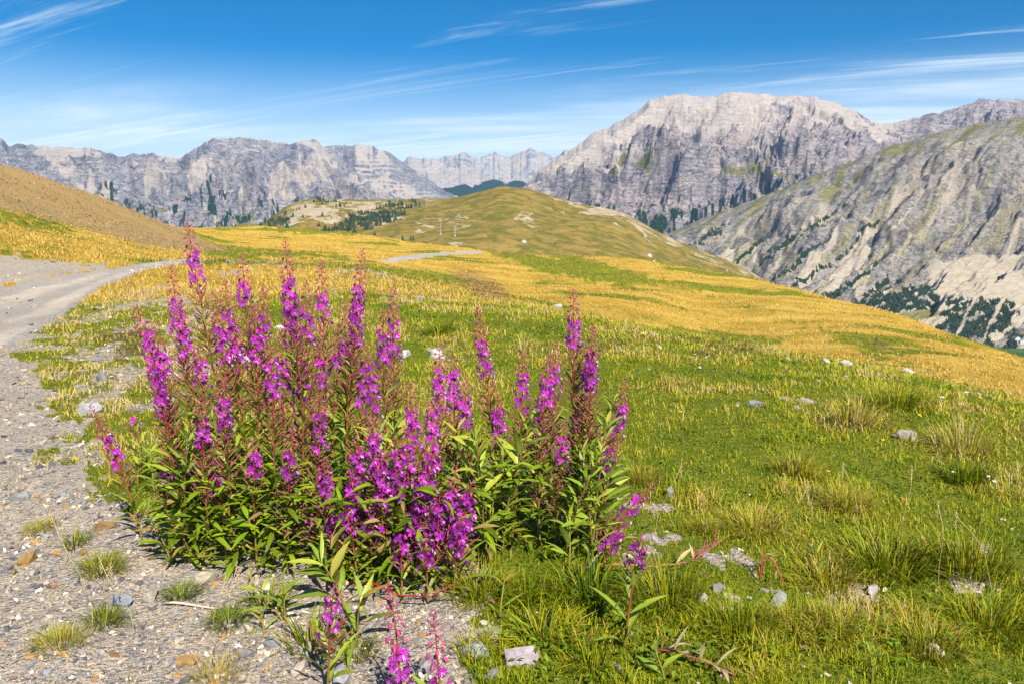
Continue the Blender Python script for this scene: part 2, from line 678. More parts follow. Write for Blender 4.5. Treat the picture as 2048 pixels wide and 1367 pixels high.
def masks(x, y, z):
    """what covers the ground: returns road, bare gravel, scree, dry (gold), lush (green)"""
    px, py = project(x, y, z)
    r = np.sqrt(x * x + y * y)
    near = r < 34
    jx = (fbm(x * 1.7, y * 1.7, 3, 40) + 0.6 * fbm(x * 9, y * 9, 2, 47)) * np.clip(300 / np.maximum(r, 1), 2, 60)
    jy = (fbm(x * 1.7 + 9, y * 1.7 - 4, 3, 44) + 0.6 * fbm(x * 9 - 3, y * 9, 2, 49)) * np.clip(160 / np.maximum(r, 1), 1, 34)
    qx, qy = px + jx, py + jy
    road = (poly_in(px + jx * .35, py + jy * .35, ROAD) & near).astype(float)
    road = np.maximum(road, (poly_in(px, py, ROAD2) & (r > 55) & (r < 130)).astype(float))
    bare = (poly_in(qx, qy, GRAVEL) & near).astype(float)
    verge = (poly_in(qx, qy, VERGE) & near).astype(float) * smooth(-0.3, 0.3, fbm(x * 2.2, y * 1.2, 4, 61, 0.65))
    bare = np.maximum(bare, verge * 0.62)
    patches = np.zeros_like(px)
    for b in [(1480, 1190, 80, 26), (1745, 1200, 105, 34), (1960, 1150, 70, 26), (1300, 1085, 60, 18), (1430, 1130, 60, 30), (1330, 1000, 70, 20),
              (960, 1215, 80, 20), (560, 522, 150, 14), (470, 545, 60, 9), (720, 545, 80, 12), (660, 590, 60, 9), (820, 600, 70, 12),
              (1000, 640, 50, 8), (780, 560, 50, 8), (320, 610, 60, 16), (1880, 875, 40, 7), (1620, 805, 40, 6), (1500, 808, 30, 5), (880, 708, 60, 8)]:
        patches = np.maximum(patches, blob(qx, qy, *b))
    patches = patches * near * smooth(-0.15, 0.25, fbm(x * 6.1, y * 6.1, 3, 77))
    bare = np.maximum(bare, patches)
    scree = (poly_in(px + jx * 2, py + jy * 2, SCREE) & (r > 18) & (r < 110)).astype(float)
    bank = (poly_in(px + jx, py + jy, BANK) & near).astype(float)
    # dry gold against lush green
    gold = smooth(20, 27, r) * 1.0
    n = fbm(x * 0.09, y * 0.16, 4, 83)
    gold = np.where(r > 14, smooth(-0.55, 0.12, n + 0.15), gold)
    gold *= smooth(6.0, 9.0, r + n * 3)
    for b in [(1350, 580, 420, 14, 16.5), (1700, 690, 260, 12, 19), (1130, 540, 120, 14, 10), (640, 462, 160, 8, 2), (820, 548, 200, 12, 8),
              (60, 505, 110, 10, 4), (520, 505, 200, 9, 3), (1180, 545, 150, 10, 12), (1030, 512, 60, 8, 3), (60, 445, 120, 12, 12)]:
        gold = gold * (1 - 0.85 * blob(px + jx * 3, py + jy * 4, *b) * (r > 13))
    for b in [(900, 600, 160, 34, 14), (1250, 640, 160, 26, 18), (1500, 640, 300, 30, 17)]:
        gold = np.where(r > 13, np.maximum(gold, 0.9 * blob(px + jx * 3, py + jy * 3, *b) - 0.15), gold)
    rust = np.zeros_like(px)
    for b in [(960, 570, 70, 26, 25), (1420, 690, 60, 10, 15), (1500, 705, 40, 8, 15), (1760, 690, 26, 7, 20), (250, 690, 60, 40, 0), (1200, 690, 50, 14, 20)]:
        rust = np.maximum(rust, blob(qx, qy, *b))
    up_ = np.interp(px, [-900, -200, 0, 100, 220, 330, 430], [660, 600, 574, 556, 538, 521, 515])
    lo_ = np.interp(px, [-900, -200, 0, 60, 140, 205, 290, 380, 430], [1000, 800, 722, 680, 622, 574, 541, 525, 519])
    fr = (py - up_) / np.maximum(lo_ - up_, 1) + 0.05 * fbm(x * 0.8, y * 0.8, 3, 55)
    rut = np.maximum(smooth(0.14, 0.04, np.abs(fr - 0.24)), smooth(0.2, 0.06, np.abs(fr - 0.66)))
    road = road * (0.5 + 0.5 * rut)
    return road, np.maximum(bare, bank), scree, np.clip(gold, 0, 1), rust, px, py, r


ang_f = np.linspace(R(-46), R(46), 430)
ang_b = np.linspace(R(46), R(360 - 46), 56)[1:-1]
ang = np.concatenate([ang_f, ang_b])
rad = np.geomspace(0.6, 1300, 330)
TH, RR = np.meshgrid(ang, rad)
gx = (RR * np.sin(TH)).ravel()
gy = (RR * np.cos(TH)).ravel()
gzv = ground(gx, gy)
gzv = np.maximum(gzv, -366)
_road, _bare, _scree, _gold, _rust, _px, _py, _r = masks(gx, gy, gzv)
na = len(ang)
nr_ = len(rad)
i = np.arange(nr_ - 1)[:, None]
j = np.arange(na)[None, :]
j2 = (j + 1) % na
gf = np.stack([i * na + j, (i + 1) * na + j, (i + 1) * na + j2, i * na + j2], -1).reshape(-1, 4)
gf = gf[:, ::-1]
cap = np.array([[*range(na)]])  # centre disc under the camera
cen = len(gx)
gx = np.append(gx, 0.0)
gy = np.append(gy, 0.0)
gzv = np.append(gzv, gz(0, 0))
capf = np.stack([np.full(na, cen), np.arange(na), (np.arange(na) + 1) % na], -1)[:, ::-1]
ex = lambda a: np.append(a, 0.0)

m_ = NT('meadow_ground')
P = m_.pos()
nA = m_.noise(P, 2.2, 6, 0.6)
nB = m_.noise(P, 14, 5, 0.65)
nC = m_.noise(P, 70, 4, 0.7)
nF = m_.noise(m_.mapping(P, (0.5, 1.0, 1.0)), 0.55, 8, 0.62, 0.3)
vor = m_.n('ShaderNodeTexVoronoi')
vor.inputs['Scale'].default_value = 55
m_.l(P, vor.inputs['Vector'])
vor2 = m_.n('ShaderNodeTexVoronoi')
vor2.inputs['Scale'].default_value = 130
m_.l(P, vor2.inputs['Vector'])
stonec = m_.n('ShaderNodeSeparateColor')
m_.l(vor.outputs['Color'], stonec.inputs[0])
grav = m_.ramp(stonec.outputs[0], [(0.0, (0.18, 0.18, 0.19)), (0.3, (0.32, 0.30, 0.28)), (0.62, (0.46, 0.41, 0.355)), (0.82, (0.40, 0.30, 0.19)), (1.0, (0.62, 0.58, 0.53))])
sand = m_.mix(m_.rng(nA.outputs['Fac'], 0.35, 0.65), (0.63, 0.51, 0.395), (0.53, 0.445, 0.355))
grav = m_.mix(m_.rng(nB.outputs['Fac'], 0.42, 0.6, 0.25, 0.85), grav, sand)
soil_g = m_.mix(m_.rng(nB.outputs['Fac'], 0.35, 0.65), (0.14, 0.185, 0.012), (0.235, 0.25, 0.022))
soil_g = m_.mix(m_.rng(nC.outputs['Fac'], 0.45, 0.75, 0, 0.7), soil_g, (0.10, 0.09, 0.016))
goldc = m_.ramp(nF.outputs['Fac'], [(0.25, (0.34, 0.235, 0.03)), (0.42, (0.48, 0.305, 0.045)), (0.55, (0.60, 0.385, 0.07)), (0.72, (0.68, 0.47, 0.13))])
goldc = m_.mix(m_.rng(nB.outputs['Fac'], 0.45, 0.75, 0, 0.5), goldc, m_.mix(1.0, goldc, (0.5, 0.5, 0.4), 'MULTIPLY'))
lush = m_.mix(m_.rng(nA.outputs['Fac'], 0.35, 0.65), (0.125, 0.16, 0.012), (0.29, 0.27, 0.022))
dist_far = m_.attr('far').outputs['Fac']
soil = m_.mix(dist_far, soil_g, lush)
gd = m_.math('ADD', m_.attr('gold').outputs['Fac'], m_.math('MULTIPLY', m_.math('SUBTRACT', nF.outputs['Fac'], 0.5), 1.1), True)
soil = m_.mix(m_.rng(gd, 0.25, 0.75), soil, goldc)
soil = m_.mix(m_.math('MULTIPLY', m_.attr('rust').outputs['Fac'], m_.rng(nB.outputs['Fac'], 0.4, 0.65)), soil, (0.16, 0.085, 0.055))
scr = m_.ramp(nB.outputs['Fac'], [(0.3, (0.27, 0.17, 0.075)), (0.55, (0.41, 0.275, 0.13)), (0.75, (0.52, 0.39, 0.22))])
sc_m = m_.math('ADD', m_.attr('scree').outputs['Fac'], m_.math('MULTIPLY', m_.math('SUBTRACT', nA.outputs['Fac'], 0.5), 0.8), True)
soil = m_.mix(m_.rng(sc_m, 0.3, 0.7, 0.0, 0.86), soil, scr)
bm_ = m_.math('ADD', m_.attr('bare').outputs['Fac'], m_.math('MULTIPLY', m_.math('SUBTRACT', nB.outputs['Fac'], 0.5), 1.0), True)
soil = m_.mix(m_.rng(bm_, 0.35, 0.65), soil, grav)
track = m_.ramp(m_.noise(m_.mapping(P, (1.0, 0.35, 1), (0, 0, R(33))), 1.1, 5, 0.6).outputs['Fac'],
                [(0.32, (0.42, 0.375, 0.33)), (0.48, (0.60, 0.52, 0.43)), (0.66, (0.72, 0.61, 0.48))])
track = m_.mix(m_.rng(nC.outputs['Fac'], 0.5, 0.8, 0, 0.5), track, (0.20, 0.20, 0.21))
rd = m_.attr('road').outputs['Fac']
track = m_.mix(m_.rng(m_.math('ADD', rd, m_.math('MULTIPLY', m_.math('SUBTRACT', nB.outputs['Fac'], 0.5), 0.35)), 0.55, 0.95), m_.mix(0.5, grav, (0.42, 0.395, 0.37)), track)
soil = m_.mix(m_.rng(rd, 0.15, 0.45), soil, track)
hgt = m_.math('ADD', m_.math('MULTIPLY', vor.outputs['Distance'], -0.6), m_.math('ADD', m_.math('MULTIPLY', nC.outputs['Fac'], 0.8), m_.math('MULTIPLY', vor2.outputs['Distance'], -0.3)))
nrm = m_.bump(hgt, 0.9, 0.03)
nrm = m_.bump(nB.outputs['Fac'], 0.5, 0.08, nrm)
m_.principled(soil, 0.95, nrm, 0.1)
M_GROUND = m_.m

me = np_mesh('meadow', np.stack([gx, gy, gzv], -1), [gf, capf],
             dict(road=ex(_road), bare=ex(_bare), scree=ex(_scree), gold=ex(_gold), rust=ex(_rust), far=ex(smooth(9, 16, _r))), True, [M_GROUND])
link('meadow', me, kind='structure', label='alpine meadow knoll with a gravel road, gravel verge and golden slope')

# valley floor reaching out to the horizon
m_ = NT('valley_fields')
P = m_.pos()
v1 = m_.noise(P, 0.0022, 5, 0.6)
v2 = m_.noise(P, 0.02, 5, 0.6)
c = m_.mix(m_.rng(v1.outputs['Fac'], 0.45, 0.55), (0.06, 0.13, 0.025), (0.03, 0.06, 0.02))
c = m_.mix(m_.rng(v2.outputs['Fac'], 0.45, 0.7, 0, 0.7), c, (0.12, 0.17, 0.04))
m_.principled(c, 0.95, None, 0.1)
vx, vy = np.meshgrid(np.linspace(-15000, 15000, 60), np.linspace(-4000, 17000, 60))
vz = np.full(vx.shape, -362.0) + fbm(vx / 4000, vy / 4000, 2, 3) * 3
me = np_mesh('valley_floor', np.stack([vx.ravel(), vy.ravel(), vz.ravel()], -1), [grid_faces(60, 60)], None, True, [m_.m])
link('valley_floor', me, kind='structure', label='green valley floor far below the slope')


# ------------------------------------------------------------------ mountains
def rock_material(name, dark, mid, light, pale, warm, s=1.0, grass=(0.13, 0.14, 0.035), grass2=(0.24, 0.19, 0.06), bump=14.0, screec=(0.50, 0.43, 0.385), zs=4.0, su=5.0, sv=1.0, streak=0.7, fiss_shade=0.95):
    m = NT(name)
    P = m.pos()
    n1 = m.noise(P, 0.0028 * s, 8, 0.62, 0.5)
    n2 = m.noise(m.mapping(P, (1, 1, zs)), 0.010 * s, 8, 0.66, 0.8)
    n3 = m.noise(P, 0.045 * s, 6, 0.7)
    c = m.ramp(n2.outputs['Fac'], [(0.30, dark), (0.44, mid), (0.58, light), (0.74, pale)])
    c2 = m.ramp(n1.outputs['Fac'], [(0.32, mid), (0.5, light), (0.66, warm)])
    c = m.mix(0.45, c, c2)
    c = m.mix(m.rng(n3.outputs['Fac'], 0.5, 0.72, 0, 0.75), c, m.mix(1.0, c, (0.5, 0.52, 0.6), 'MULTIPLY'))

    # streaks that follow the fall line; shade in gullies and fissures painted into the colour
    cv = m.n('ShaderNodeCombineXYZ')
    m.l(m.math('MULTIPLY', m.attr('um').outputs['Fac'], su), cv.inputs[0])
    m.l(m.math('MULTIPLY', m.attr('vm').outputs['Fac'], sv), cv.inputs[1])
    n4 = m.noise(cv.outputs[0], 1.0, 9, 0.66, 0.5)
    c = m.mix(m.rng(n4.outputs['Fac'], 0.50, 0.36, 0, streak), c, m.mix(1.0, c, (0.40, 0.41, 0.48), 'MULTIPLY'))
    c = m.mix(m.rng(n4.outputs['Fac'], 0.54, 0.68, 0, streak * 0.8), c, m.mix(1.0, c, (1.45, 1.38, 1.3), 'MULTIPLY'))
    n5 = m.noise(m.mapping(P, (1, 1, 1.8)), 0.0065 * s, 7, 0.62, 0.6)
    crack = m.math('ABSOLUTE', m.math('SUBTRACT', n5.outputs['Fac'], 0.5))
    c = m.mix(m.rng(crack, 0.03, 0.006, 0, fiss_shade), c, m.mix(1.0, c, (0.30, 0.31, 0.40), 'MULTIPLY'))

    def brk(attr, w, lo=0.35, hi=0.65, nz=n3):
        a = m.math('ADD', m.attr(attr).outputs['Fac'], m.math('MULTIPLY', m.math('SUBTRACT', nz.outputs['Fac'], 0.5), w), True)
        return m.rng(a, lo, hi)
    c = m.mix(brk('scree', 0.9), c, m.mix(m.rng(n2.outputs['Fac'], 0.35, 0.65), screec, tuple(k * 0.75 for k in screec)))
    g = m.mix(m.rng(n2.outputs['Fac'], 0.4, 0.62), grass, grass2)
    g = m.mix(m.rng(n3.outputs['Fac'], 0.5, 0.75, 0, 0.6), g, tuple(k * 0.45 for k in grass))
    c = m.mix(brk('grass', 1.1), c, g)
    c = m.mix(brk('forest', 0.5), c, (0.012, 0.032, 0.014))
    c = m.mix(brk('path', 0.4), c, (0.46, 0.36, 0.21))
    h = m.math('ADD', m.math('MULTIPLY', n2.outputs['Fac'], 1.0), m.math('ADD', m.math('MULTIPLY', n3.outputs['Fac'], 0.45), m.math('MULTIPLY', n4.outputs['Fac'], 0.9)))
    m.principled(c, 0.95, m.bump(h, 1.0, bump / s), 0.05)
    return m.m


def mountain(name, label, ridge, base, nu, nv, mat, amp, wave, seed, prof=1.15, jag=2.0, terr=0.0, rot_warp=0.6, back=0.5, painter=None, iso=0.5, ridge_env=0.12, aniso=0.36, tilt=0.5):
    u = np.linspace(0, 1, nu)

    def interp(lst):
        a = np.array(lst, float)
        s = (a[:, 0] - a[0, 0]) / (a[-1, 0] - a[0, 0])
        return np.stack([np.interp(u, s, a[:, k]) for k in range(3)], -1)
    rg = interp(ridge)
    bs = interp(base)
    wpx = ridge[-1][0] - ridge[0][0]
    rg[:, 1] += (fbm(u * wpx / 34, u * 0 + seed, 4, seed, 0.62)) * jag
    rg[:, 1] += jag * (1.1 * np.abs(perlin(u * wpx / 23, u * 0 + 3.3, seed + 2)) + 0.7 * np.abs(perlin(u * wpx / 9, u * 0 + 1.3, seed + 4)) - 0.55)
    R3 = np.array([at(*p) for p in rg])
    B3 = np.array([at(*p) for p in bs])
    H = np.maximum(R3[:, 2] - B3[:, 2], 20)
    width = np.concatenate([[0], np.cumsum(np.linalg.norm(np.diff((R3 + B3) / 2, axis=0)[:, :2], axis=1))])
    slope_len = np.linalg.norm(R3 - B3, axis=1).mean()
    nb = max(10, nv // 9)
    v = np.concatenate([np.linspace(0, 1, nv), 1 + np.linspace(0, back, nb + 1)[1:]])
    V, U = np.meshgrid(v, u, indexing='ij')
    W = np.broadcast_to(width[None, :], V.shape)
    D = R3 - B3
    X = B3[None, :, 0] + D[None, :, 0] * V
    Y = B3[None, :, 1] + D[None, :, 1] * V
    vf = np.minimum(V, 1)
    pv = 0.35 * vf + 0.65 * vf ** prof
    Z = B3[None, :, 2] + (R3[:, 2] - B3[:, 2])[None, :] * pv
    bk = np.maximum(V - 1, 0)
    Z = Z - H[None, :] * (bk * 1.1 + bk * bk)
    um = W / wave
    vm = V * slope_len / wave
    wx = fbm(um * 0.5, vm * 0.5, 3, seed + 3) * rot_warp
    wy = fbm(um * 0.9 + 4, vm * 0.9, 3, seed + 5) * rot_warp
    n0 = ridged(um * 0.45 + wx * 0.6, vm * 0.16 + wy * 0.3, 2, seed + 7, 0.4)
    n1 = ridged(um * 1.15 + wx, vm * aniso + wy * 0.6, 4, seed + 11, 0.5)
    n2 = ridged(um * 3.3 + wx * 2 + wy, vm * aniso * 5.0 - wx, 4, seed + 31, 0.55)
    n3 = fbm(um * 8.7, vm * 8.7, 4, seed + 51, 0.6)
    env = np.clip(np.sin(np.pi * np.clip(V * 0.93 + 0.03, 0, 1)), 0, 1) ** 0.7 * (1 - ridge_env) + ridge_env
    dz = amp * H[None, :] * env * ((n0 - 0.6) * 1.1 + (n1 - 0.62) * 0.85 + (n2 - 0.62) * 0.15 * iso * 2 + n3 * 0.05 * iso * 2)
    dz = np.where(dz > 0, dz * smooth(1.0, 0.72, V), dz * (0.25 + 0.75 * smooth(1.02, 0.9, V)))
    Z = Z + dz
    if terr > 0:
        st = H.mean() / 13.0
        q = Z / st + um * tilt + fbm(um * 0.6, vm * 0.6, 4, seed + 71) * 1.6
        fr = q - np.floor(q)
        tq = np.floor(q) + smooth(0.25, 0.75, fr)
        tw = terr * smooth(0.05, 0.5, V) * smooth(0.99, 0.86, V) * smooth(-0.2, 0.3, fbm(um * 0.8, vm * 0.8, 2, seed + 91) + 0.1)
        Z = Z + (tq - q) * st * tw
    dZu = np.gradient(Z, axis=1) / np.maximum(np.gradient(W, axis=1), 1e-3)
    dl = np.gradient(V, axis=0) * np.linalg.norm(D[:, :2], axis=1)[None, :]
    dZv = np.gradient(Z, axis=0) / np.maximum(dl, 1e-3)
    steep = np.sqrt(dZu ** 2 + dZv ** 2)
    px, py = project(X, Y, Z)
    info = dict(V=V, U=U, um=um, vm=vm, steep=steep, n1=n1, n2=n2, n3=n3, px=px, py=py, Z=Z, X=X, Y=Y, cav=(n1 - 0.62), seed=seed)
    at_ = dict(scree=np.zeros_like(V), grass=np.zeros_like(V), forest=np.zeros_like(V), path=np.zeros_like(V))
    if painter:
        painter(info, at_)
    gain_ = {k: np.clip(a, 0, 1).ravel() for k, a in at_.items()}
    gain_.update(um=um.ravel(), vm=vm.ravel())
    me = np_mesh(name, np.stack([X.ravel(), Y.ravel(), Z.ravel()], -1), [grid_faces(*V.shape)], gain_, True, [mat])
    link('mountain' if 'hill' not in name else name, me, kind='structure', label=label)
    return info, at_


M_ROCK_BIG = rock_material('rock_lavender_haze', (0.055, 0.056, 0.095), (0.185, 0.17, 0.20), (0.37, 0.32, 0.305), (0.68, 0.58, 0.52), (0.54, 0.39, 0.31), 1.4, bump=30)  # blue of the distance haze is mixed into this rock colour
M_ROCK_LEFT = rock_material('rock_grey_haze_blue', (0.055, 0.062, 0.10), (0.175, 0.175, 0.21), (0.32, 0.30, 0.31), (0.66, 0.585, 0.53), (0.50, 0.39, 0.325), 1.2, bump=32)  # dark and mid tones tinted blue in place of thicker haze
M_ROCK_FAR = rock_material('rock_far_hazed', (0.20, 0.21, 0.25), (0.33, 0.33, 0.36), (0.46, 0.45, 0.46), (0.64, 0.62, 0.61), (0.5, 0.47, 0.46), 0.6, bump=30)  # paled so that the rock colour carries part of the distance haze
M_ROCK_RIGHT = rock_material('rock_folded_grey', (0.06, 0.06, 0.07), (0.17, 0.157, 0.145), (0.28, 0.25, 0.215), (0.42, 0.365, 0.30), (0.37, 0.295, 0.20), 2.6,
                             (0.13, 0.13, 0.04), (0.22, 0.19, 0.075), 12.0, (0.41, 0.35, 0.275), su=7.0, sv=0.7, streak=0.9)
M_HILL = rock_material('grass_hill', (0.2, 0.18, 0.14), (0.33, 0.29, 0.22), (0.42, 0.37, 0.28), (0.52, 0.46, 0.36), (0.45, 0.38, 0.26), 3.0,
                       (0.125, 0.115, 0.022), (0.28, 0.19, 0.05), 3.0, (0.46, 0.37, 0.25), zs=1.6, su=2.2, sv=1.6, streak=0.25, fiss_shade=0.0)


def paint_far(i, a):
    a['scree'][:] = smooth(0.95, 0.5, i['steep']) * 0.8
    a['forest'][:] = smooth(356, 364, i['py'] + fbm(i['um'] * 3.0, i['vm'] * 0.8, 4, 4) * 14 + 26 * i['cav'] - 0.05 * np.abs(i['px'] - 960))
    a['scree'][:] *= 1 - a['forest']


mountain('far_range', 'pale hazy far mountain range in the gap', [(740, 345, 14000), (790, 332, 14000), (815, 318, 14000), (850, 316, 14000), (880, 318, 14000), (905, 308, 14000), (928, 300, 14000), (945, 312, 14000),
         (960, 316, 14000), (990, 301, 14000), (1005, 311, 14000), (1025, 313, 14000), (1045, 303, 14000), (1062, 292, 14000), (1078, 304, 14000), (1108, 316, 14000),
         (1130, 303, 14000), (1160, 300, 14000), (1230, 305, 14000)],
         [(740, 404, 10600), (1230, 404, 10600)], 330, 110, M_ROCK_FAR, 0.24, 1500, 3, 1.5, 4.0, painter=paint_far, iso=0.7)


def paint_left(i, a):
    a['scree'][:] = smooth(0.9, 0.45, i['steep']) * smooth(-0.1, 0.25, fbm(i['um'] * 1.3, i['vm'] * 0.5, 3, 8))
    for b in [(300, 370, 34, 60, 12), (600, 350, 90, 40, -25), (620, 330, 40, 40, 0), (410, 340, 40, 30, 30), (120, 320, 40, 22, 20)]:
        jx = fbm(i['um'] * 3, i['vm'] * 1.2, 4, 9, 0.6) * 46
        jy = fbm(i['um'] * 3 + 7, i['vm'] * 1.2, 4, 10, 0.6) * 26
        a['scree'][:] = np.maximum(a['scree'], 0.62 * blob(i['px'] + jx, i['py'] + jy, *b))
    a['grass'][:] = smooth(0.42, 0.2, i['V'] + fbm(i['um'] * 2, i['vm'], 3, 18) * 0.12) * smooth(1.0, 0.6, i['steep']) * 0.7
    a['scree'][:] = np.maximum(a['scree'], 0.7 * smooth(0.08, 0.4, fbm(i['um'] * 4.5, i['vm'] * 0.22, 4, 66, 0.6)) * smooth(0.85, 0.5, i['V']))
    f = smooth(0.42, 0.28, i['V'] + fbm(i['um'] * 4, i['vm'] * 0.8, 3, 23) * 0.16)
    a['forest'][:] = f * smooth(0.12, 0.3, fbm(i['um'] * 13, i['vm'] * 3.2, 4, 28, 0.65))


mountain('left_back', 'grey blue mountain shoulder behind the left massif', [(560, 300, 9800), (600, 282, 9800), (630, 279, 9800), (645, 292, 9800), (690, 290, 9800), (745, 292, 9800), (770, 302, 9800),
         (800, 322, 9800), (850, 355, 9800), (900, 388, 9800), (940, 408, 9800), (990, 425, 9800)],
         [(560, 445, 7600), (990, 445, 7600)], 230, 110, M_ROCK_LEFT, 0.16, 900, 14, 1.2, 2.5, 0.4, painter=paint_left)
I_LEFT, A_LEFT = mountain('left_massif', 'broad grey massif on the left under pale cirrus', [(-260, 240, 7600), (-120, 262, 7600), (-40, 268, 7600), (0, 278, 7600), (20, 292, 7600), (50, 288, 7600), (75, 292, 7600), (130, 296, 7600), (180, 296, 7600),
         (215, 305, 7600), (240, 313, 7600), (270, 305, 7600), (300, 307, 7600), (345, 315, 7600), (370, 310, 7600), (392, 295, 7600),
         (410, 280, 7600), (450, 272, 7600), (480, 270, 7600), (510, 274, 7600), (545, 277, 7520), (575, 284, 7450), (600, 282, 7400),
         (625, 296, 7250), (660, 316, 7100), (700, 345, 6950), (750, 372, 6800), (800, 396, 6650), (860, 420, 6500)],
         [(-260, 490, 5400), (300, 490, 5100), (860, 480, 5400)], 560, 190, M_ROCK_LEFT, 0.42, 850, 24, 1.25, 3.6, 0.55, painter=paint_left, iso=0.7, rot_warp=1.0, ridge_env=0.08)


def paint_big(i, a):
    px, py = i['px'], i['py']
    nz = fbm(i['um'] * 1.6, i['vm'] * 0.7, 3, 8)
    a['scree'][:] = smooth(0.85, 0.45, i['steep']) * smooth(-0.05, 0.3, nz)
    jx = fbm(i['um'] * 3, i['vm'] * 2, 4, 9, 0.6) * 34
    jy = fbm(i['um'] * 3 + 7, i['vm'] * 2, 4, 10, 0.6) * 20
    for b in [(1440, 220, 150, 26, 6), (1500, 205, 120, 16, 4), (1300, 235, 90, 14, -22), (1600, 225, 22, 42, 18), (1250, 300, 10, 46, -30), (1285, 310, 8, 36, -35),
              (1480, 240, 60, 10, 25), (1760, 262, 40, 20, 20), (1700, 235, 60, 22, 20), (1420, 250, 60, 14, -10), (1150, 320, 40, 12, -35)]:
        a['scree'][:] = np.maximum(a['scree'], 0.8 * blob(px + jx, py + jy, *b))
    a['scree'][:] = np.maximum(a['scree'], 0.62 * smooth(0.62, 0.92, i['V'] + 0.35 * fbm(i['um'] * 1.2, i['vm'] * 1.2, 4, 12)) * smooth(2250, 1650, px))
    a['grass'][:] = smooth(0.62, 0.35, i['V']) * smooth(0.75, 0.45, i['steep']) * smooth(0.0, 0.3, fbm(i['um'] * 2.2, i['vm'], 3, 19)) * 0.9
    for b in [(1500, 340, 70, 14, 10), (1560, 350, 50, 10, 25), (1270, 330, 30, 22, 0)]:
        a['grass'][:] = np.maximum(a['grass'], 0.8 * blob(px + jx, py + jy, *b))
    f = np.zeros_like(px)
    for b in [(1440, 425, 150, 26, -22), (1300, 440, 70, 14, 0), (1520, 385, 60, 14, -20), (1210, 420, 40, 10, 0), (1310, 425, 30, 14, 0)]:
        f = np.maximum(f, blob(px + jx, py + jy, *b))
    f = np.maximum(f, smooth(0.20, 0.10, i['V']))
    a['forest'][:] = f * smooth(-0.1, 0.12, fbm(i['um'] * 13, i['vm'] * 2.0, 3, 33))


I_BIG, A_BIG = mountain('big_mountain', 'big pale pinkish grey rock mountain with a broad summit', [(1000, 405, 6400), (1030, 386, 6500), (1050, 372, 6600), (1075, 345, 6700), (1110, 320, 6800), (1150, 295, 6900), (1190, 265, 7000), (1215, 256, 7000),
         (1245, 240, 7000), (1275, 222, 7000), (1300, 200, 7000), (1330, 193, 7000), (1370, 188, 7000), (1400, 195, 7000), (1430, 192, 7000),
         (1460, 185, 7000), (1500, 187, 7000), (1550, 190, 7000), (1590, 192, 7000), (1630, 193, 7000), (1640, 200, 7000), (1670, 203, 7000),
         (1695, 215, 7000), (1720, 222, 7000), (1740, 236, 7000), (1770, 246, 7000), (1800, 240, 7000), (1830, 231, 7000), (1880, 225, 7000),
         (1920, 212, 7000), (1960, 198, 7000), (1990, 196, 7000), (2048, 198, 7000), (2150, 190, 7000), (2300, 200, 7000)],
         [(1000, 470, 4700), (1300, 475, 4500), (1700, 450, 4600), (2300, 440, 4700)], 640, 230, M_ROCK_BIG, 0.36, 600, 37, 1.3, 2.4, 0.75, painter=paint_big, iso=0.85, ridge_env=0.03, rot_warp=1.1)


def paint_right(i, a):
    px, py, V = i['px'], i['py'], i['V']
    nz = fbm(i['um'] * 3.6, i['vm'] * 0.3, 4, 8, 0.6)
    a['scree'][:] = smooth(0.05, 0.4, nz) * (0.35 + 0.5 * smooth(0.8, 0.3, V))
    a['grass'][:] = smooth(0.0, 0.5, fbm(i['um'] * 5.0, i['vm'] * 0.45, 5, 17, 0.62) + 0.05 * V) * 0.50 + smooth(0.7, 1.0, V) * 0.40
    jx = fbm(i['um'] * 4, i['vm'] * 2, 3, 9) * 14
    jy = fbm(i['um'] * 4 + 7, i['vm'] * 2, 3, 10) * 8
    for b in [(1950, 560, 110, 60, 0), (1900, 600, 60, 40, 0), (2010, 600, 60, 70, 10)]:
        a['scree'][:] = np.maximum(a['scree'], 0.9 * blob(px + jx, py + jy, *b))
        a['grass'][:] *= 1 - 0.8 * blob(px + jx, py + jy, *b)
    f = np.zeros_like(px)
    for b in [(1560, 495, 90, 5, -38), (1600, 520, 100, 4, -37), (1630, 545, 110, 6, -38), (1500, 500, 60, 5, -38), (1690, 575, 100, 7, -36),
              (1740, 590, 90, 9, -30), (1800, 600, 80, 26, -15), (1845, 605, 50, 22, 0), (1910, 615, 36, 22, 0), (1985, 625, 60, 34, 0), (1760, 620, 100, 18, -10),
              (1930, 655, 130, 18, 8), (1650, 440, 60, 5, -38), (1720, 470, 60, 5, -40), (1420, 470, 60, 5, -30), (1870, 630, 90, 14, 0)]:
        f = np.maximum(f, blob(px + jx, py + jy, *b))
    f = f * smooth(-0.35, 0.0, fbm(i['um'] * 16, i['vm'] * 9, 2, 37))
    f = np.maximum(f, smooth(0.10, 0.03, V) * smooth(-0.1, 0.2, fbm(i['um'] * 6, i['vm'] * 6, 2, 39)) * 0.8)
    for b in [(1830, 632, 60, 12, -8)]:
        g = blob(px, py, *b)
        f *= 1 - g
        a['grass'][:] = np.maximum(a['grass'], g)
        a['scree'][:] *= 1 - g
    for b in [(1860, 645, 46, 12, -14), (1885, 600, 7, 50, 18), (2000, 610, 6, 90, 24), (1930, 640, 5, 60, 30), (2040, 590, 5, 60, 15)]:
        a['scree'][:] = np.maximum(a['scree'], blob(px + jx * .4, py, *b))
        f *= 1 - blob(px + jx * .4, py, *b)
    a['forest'][:] = f


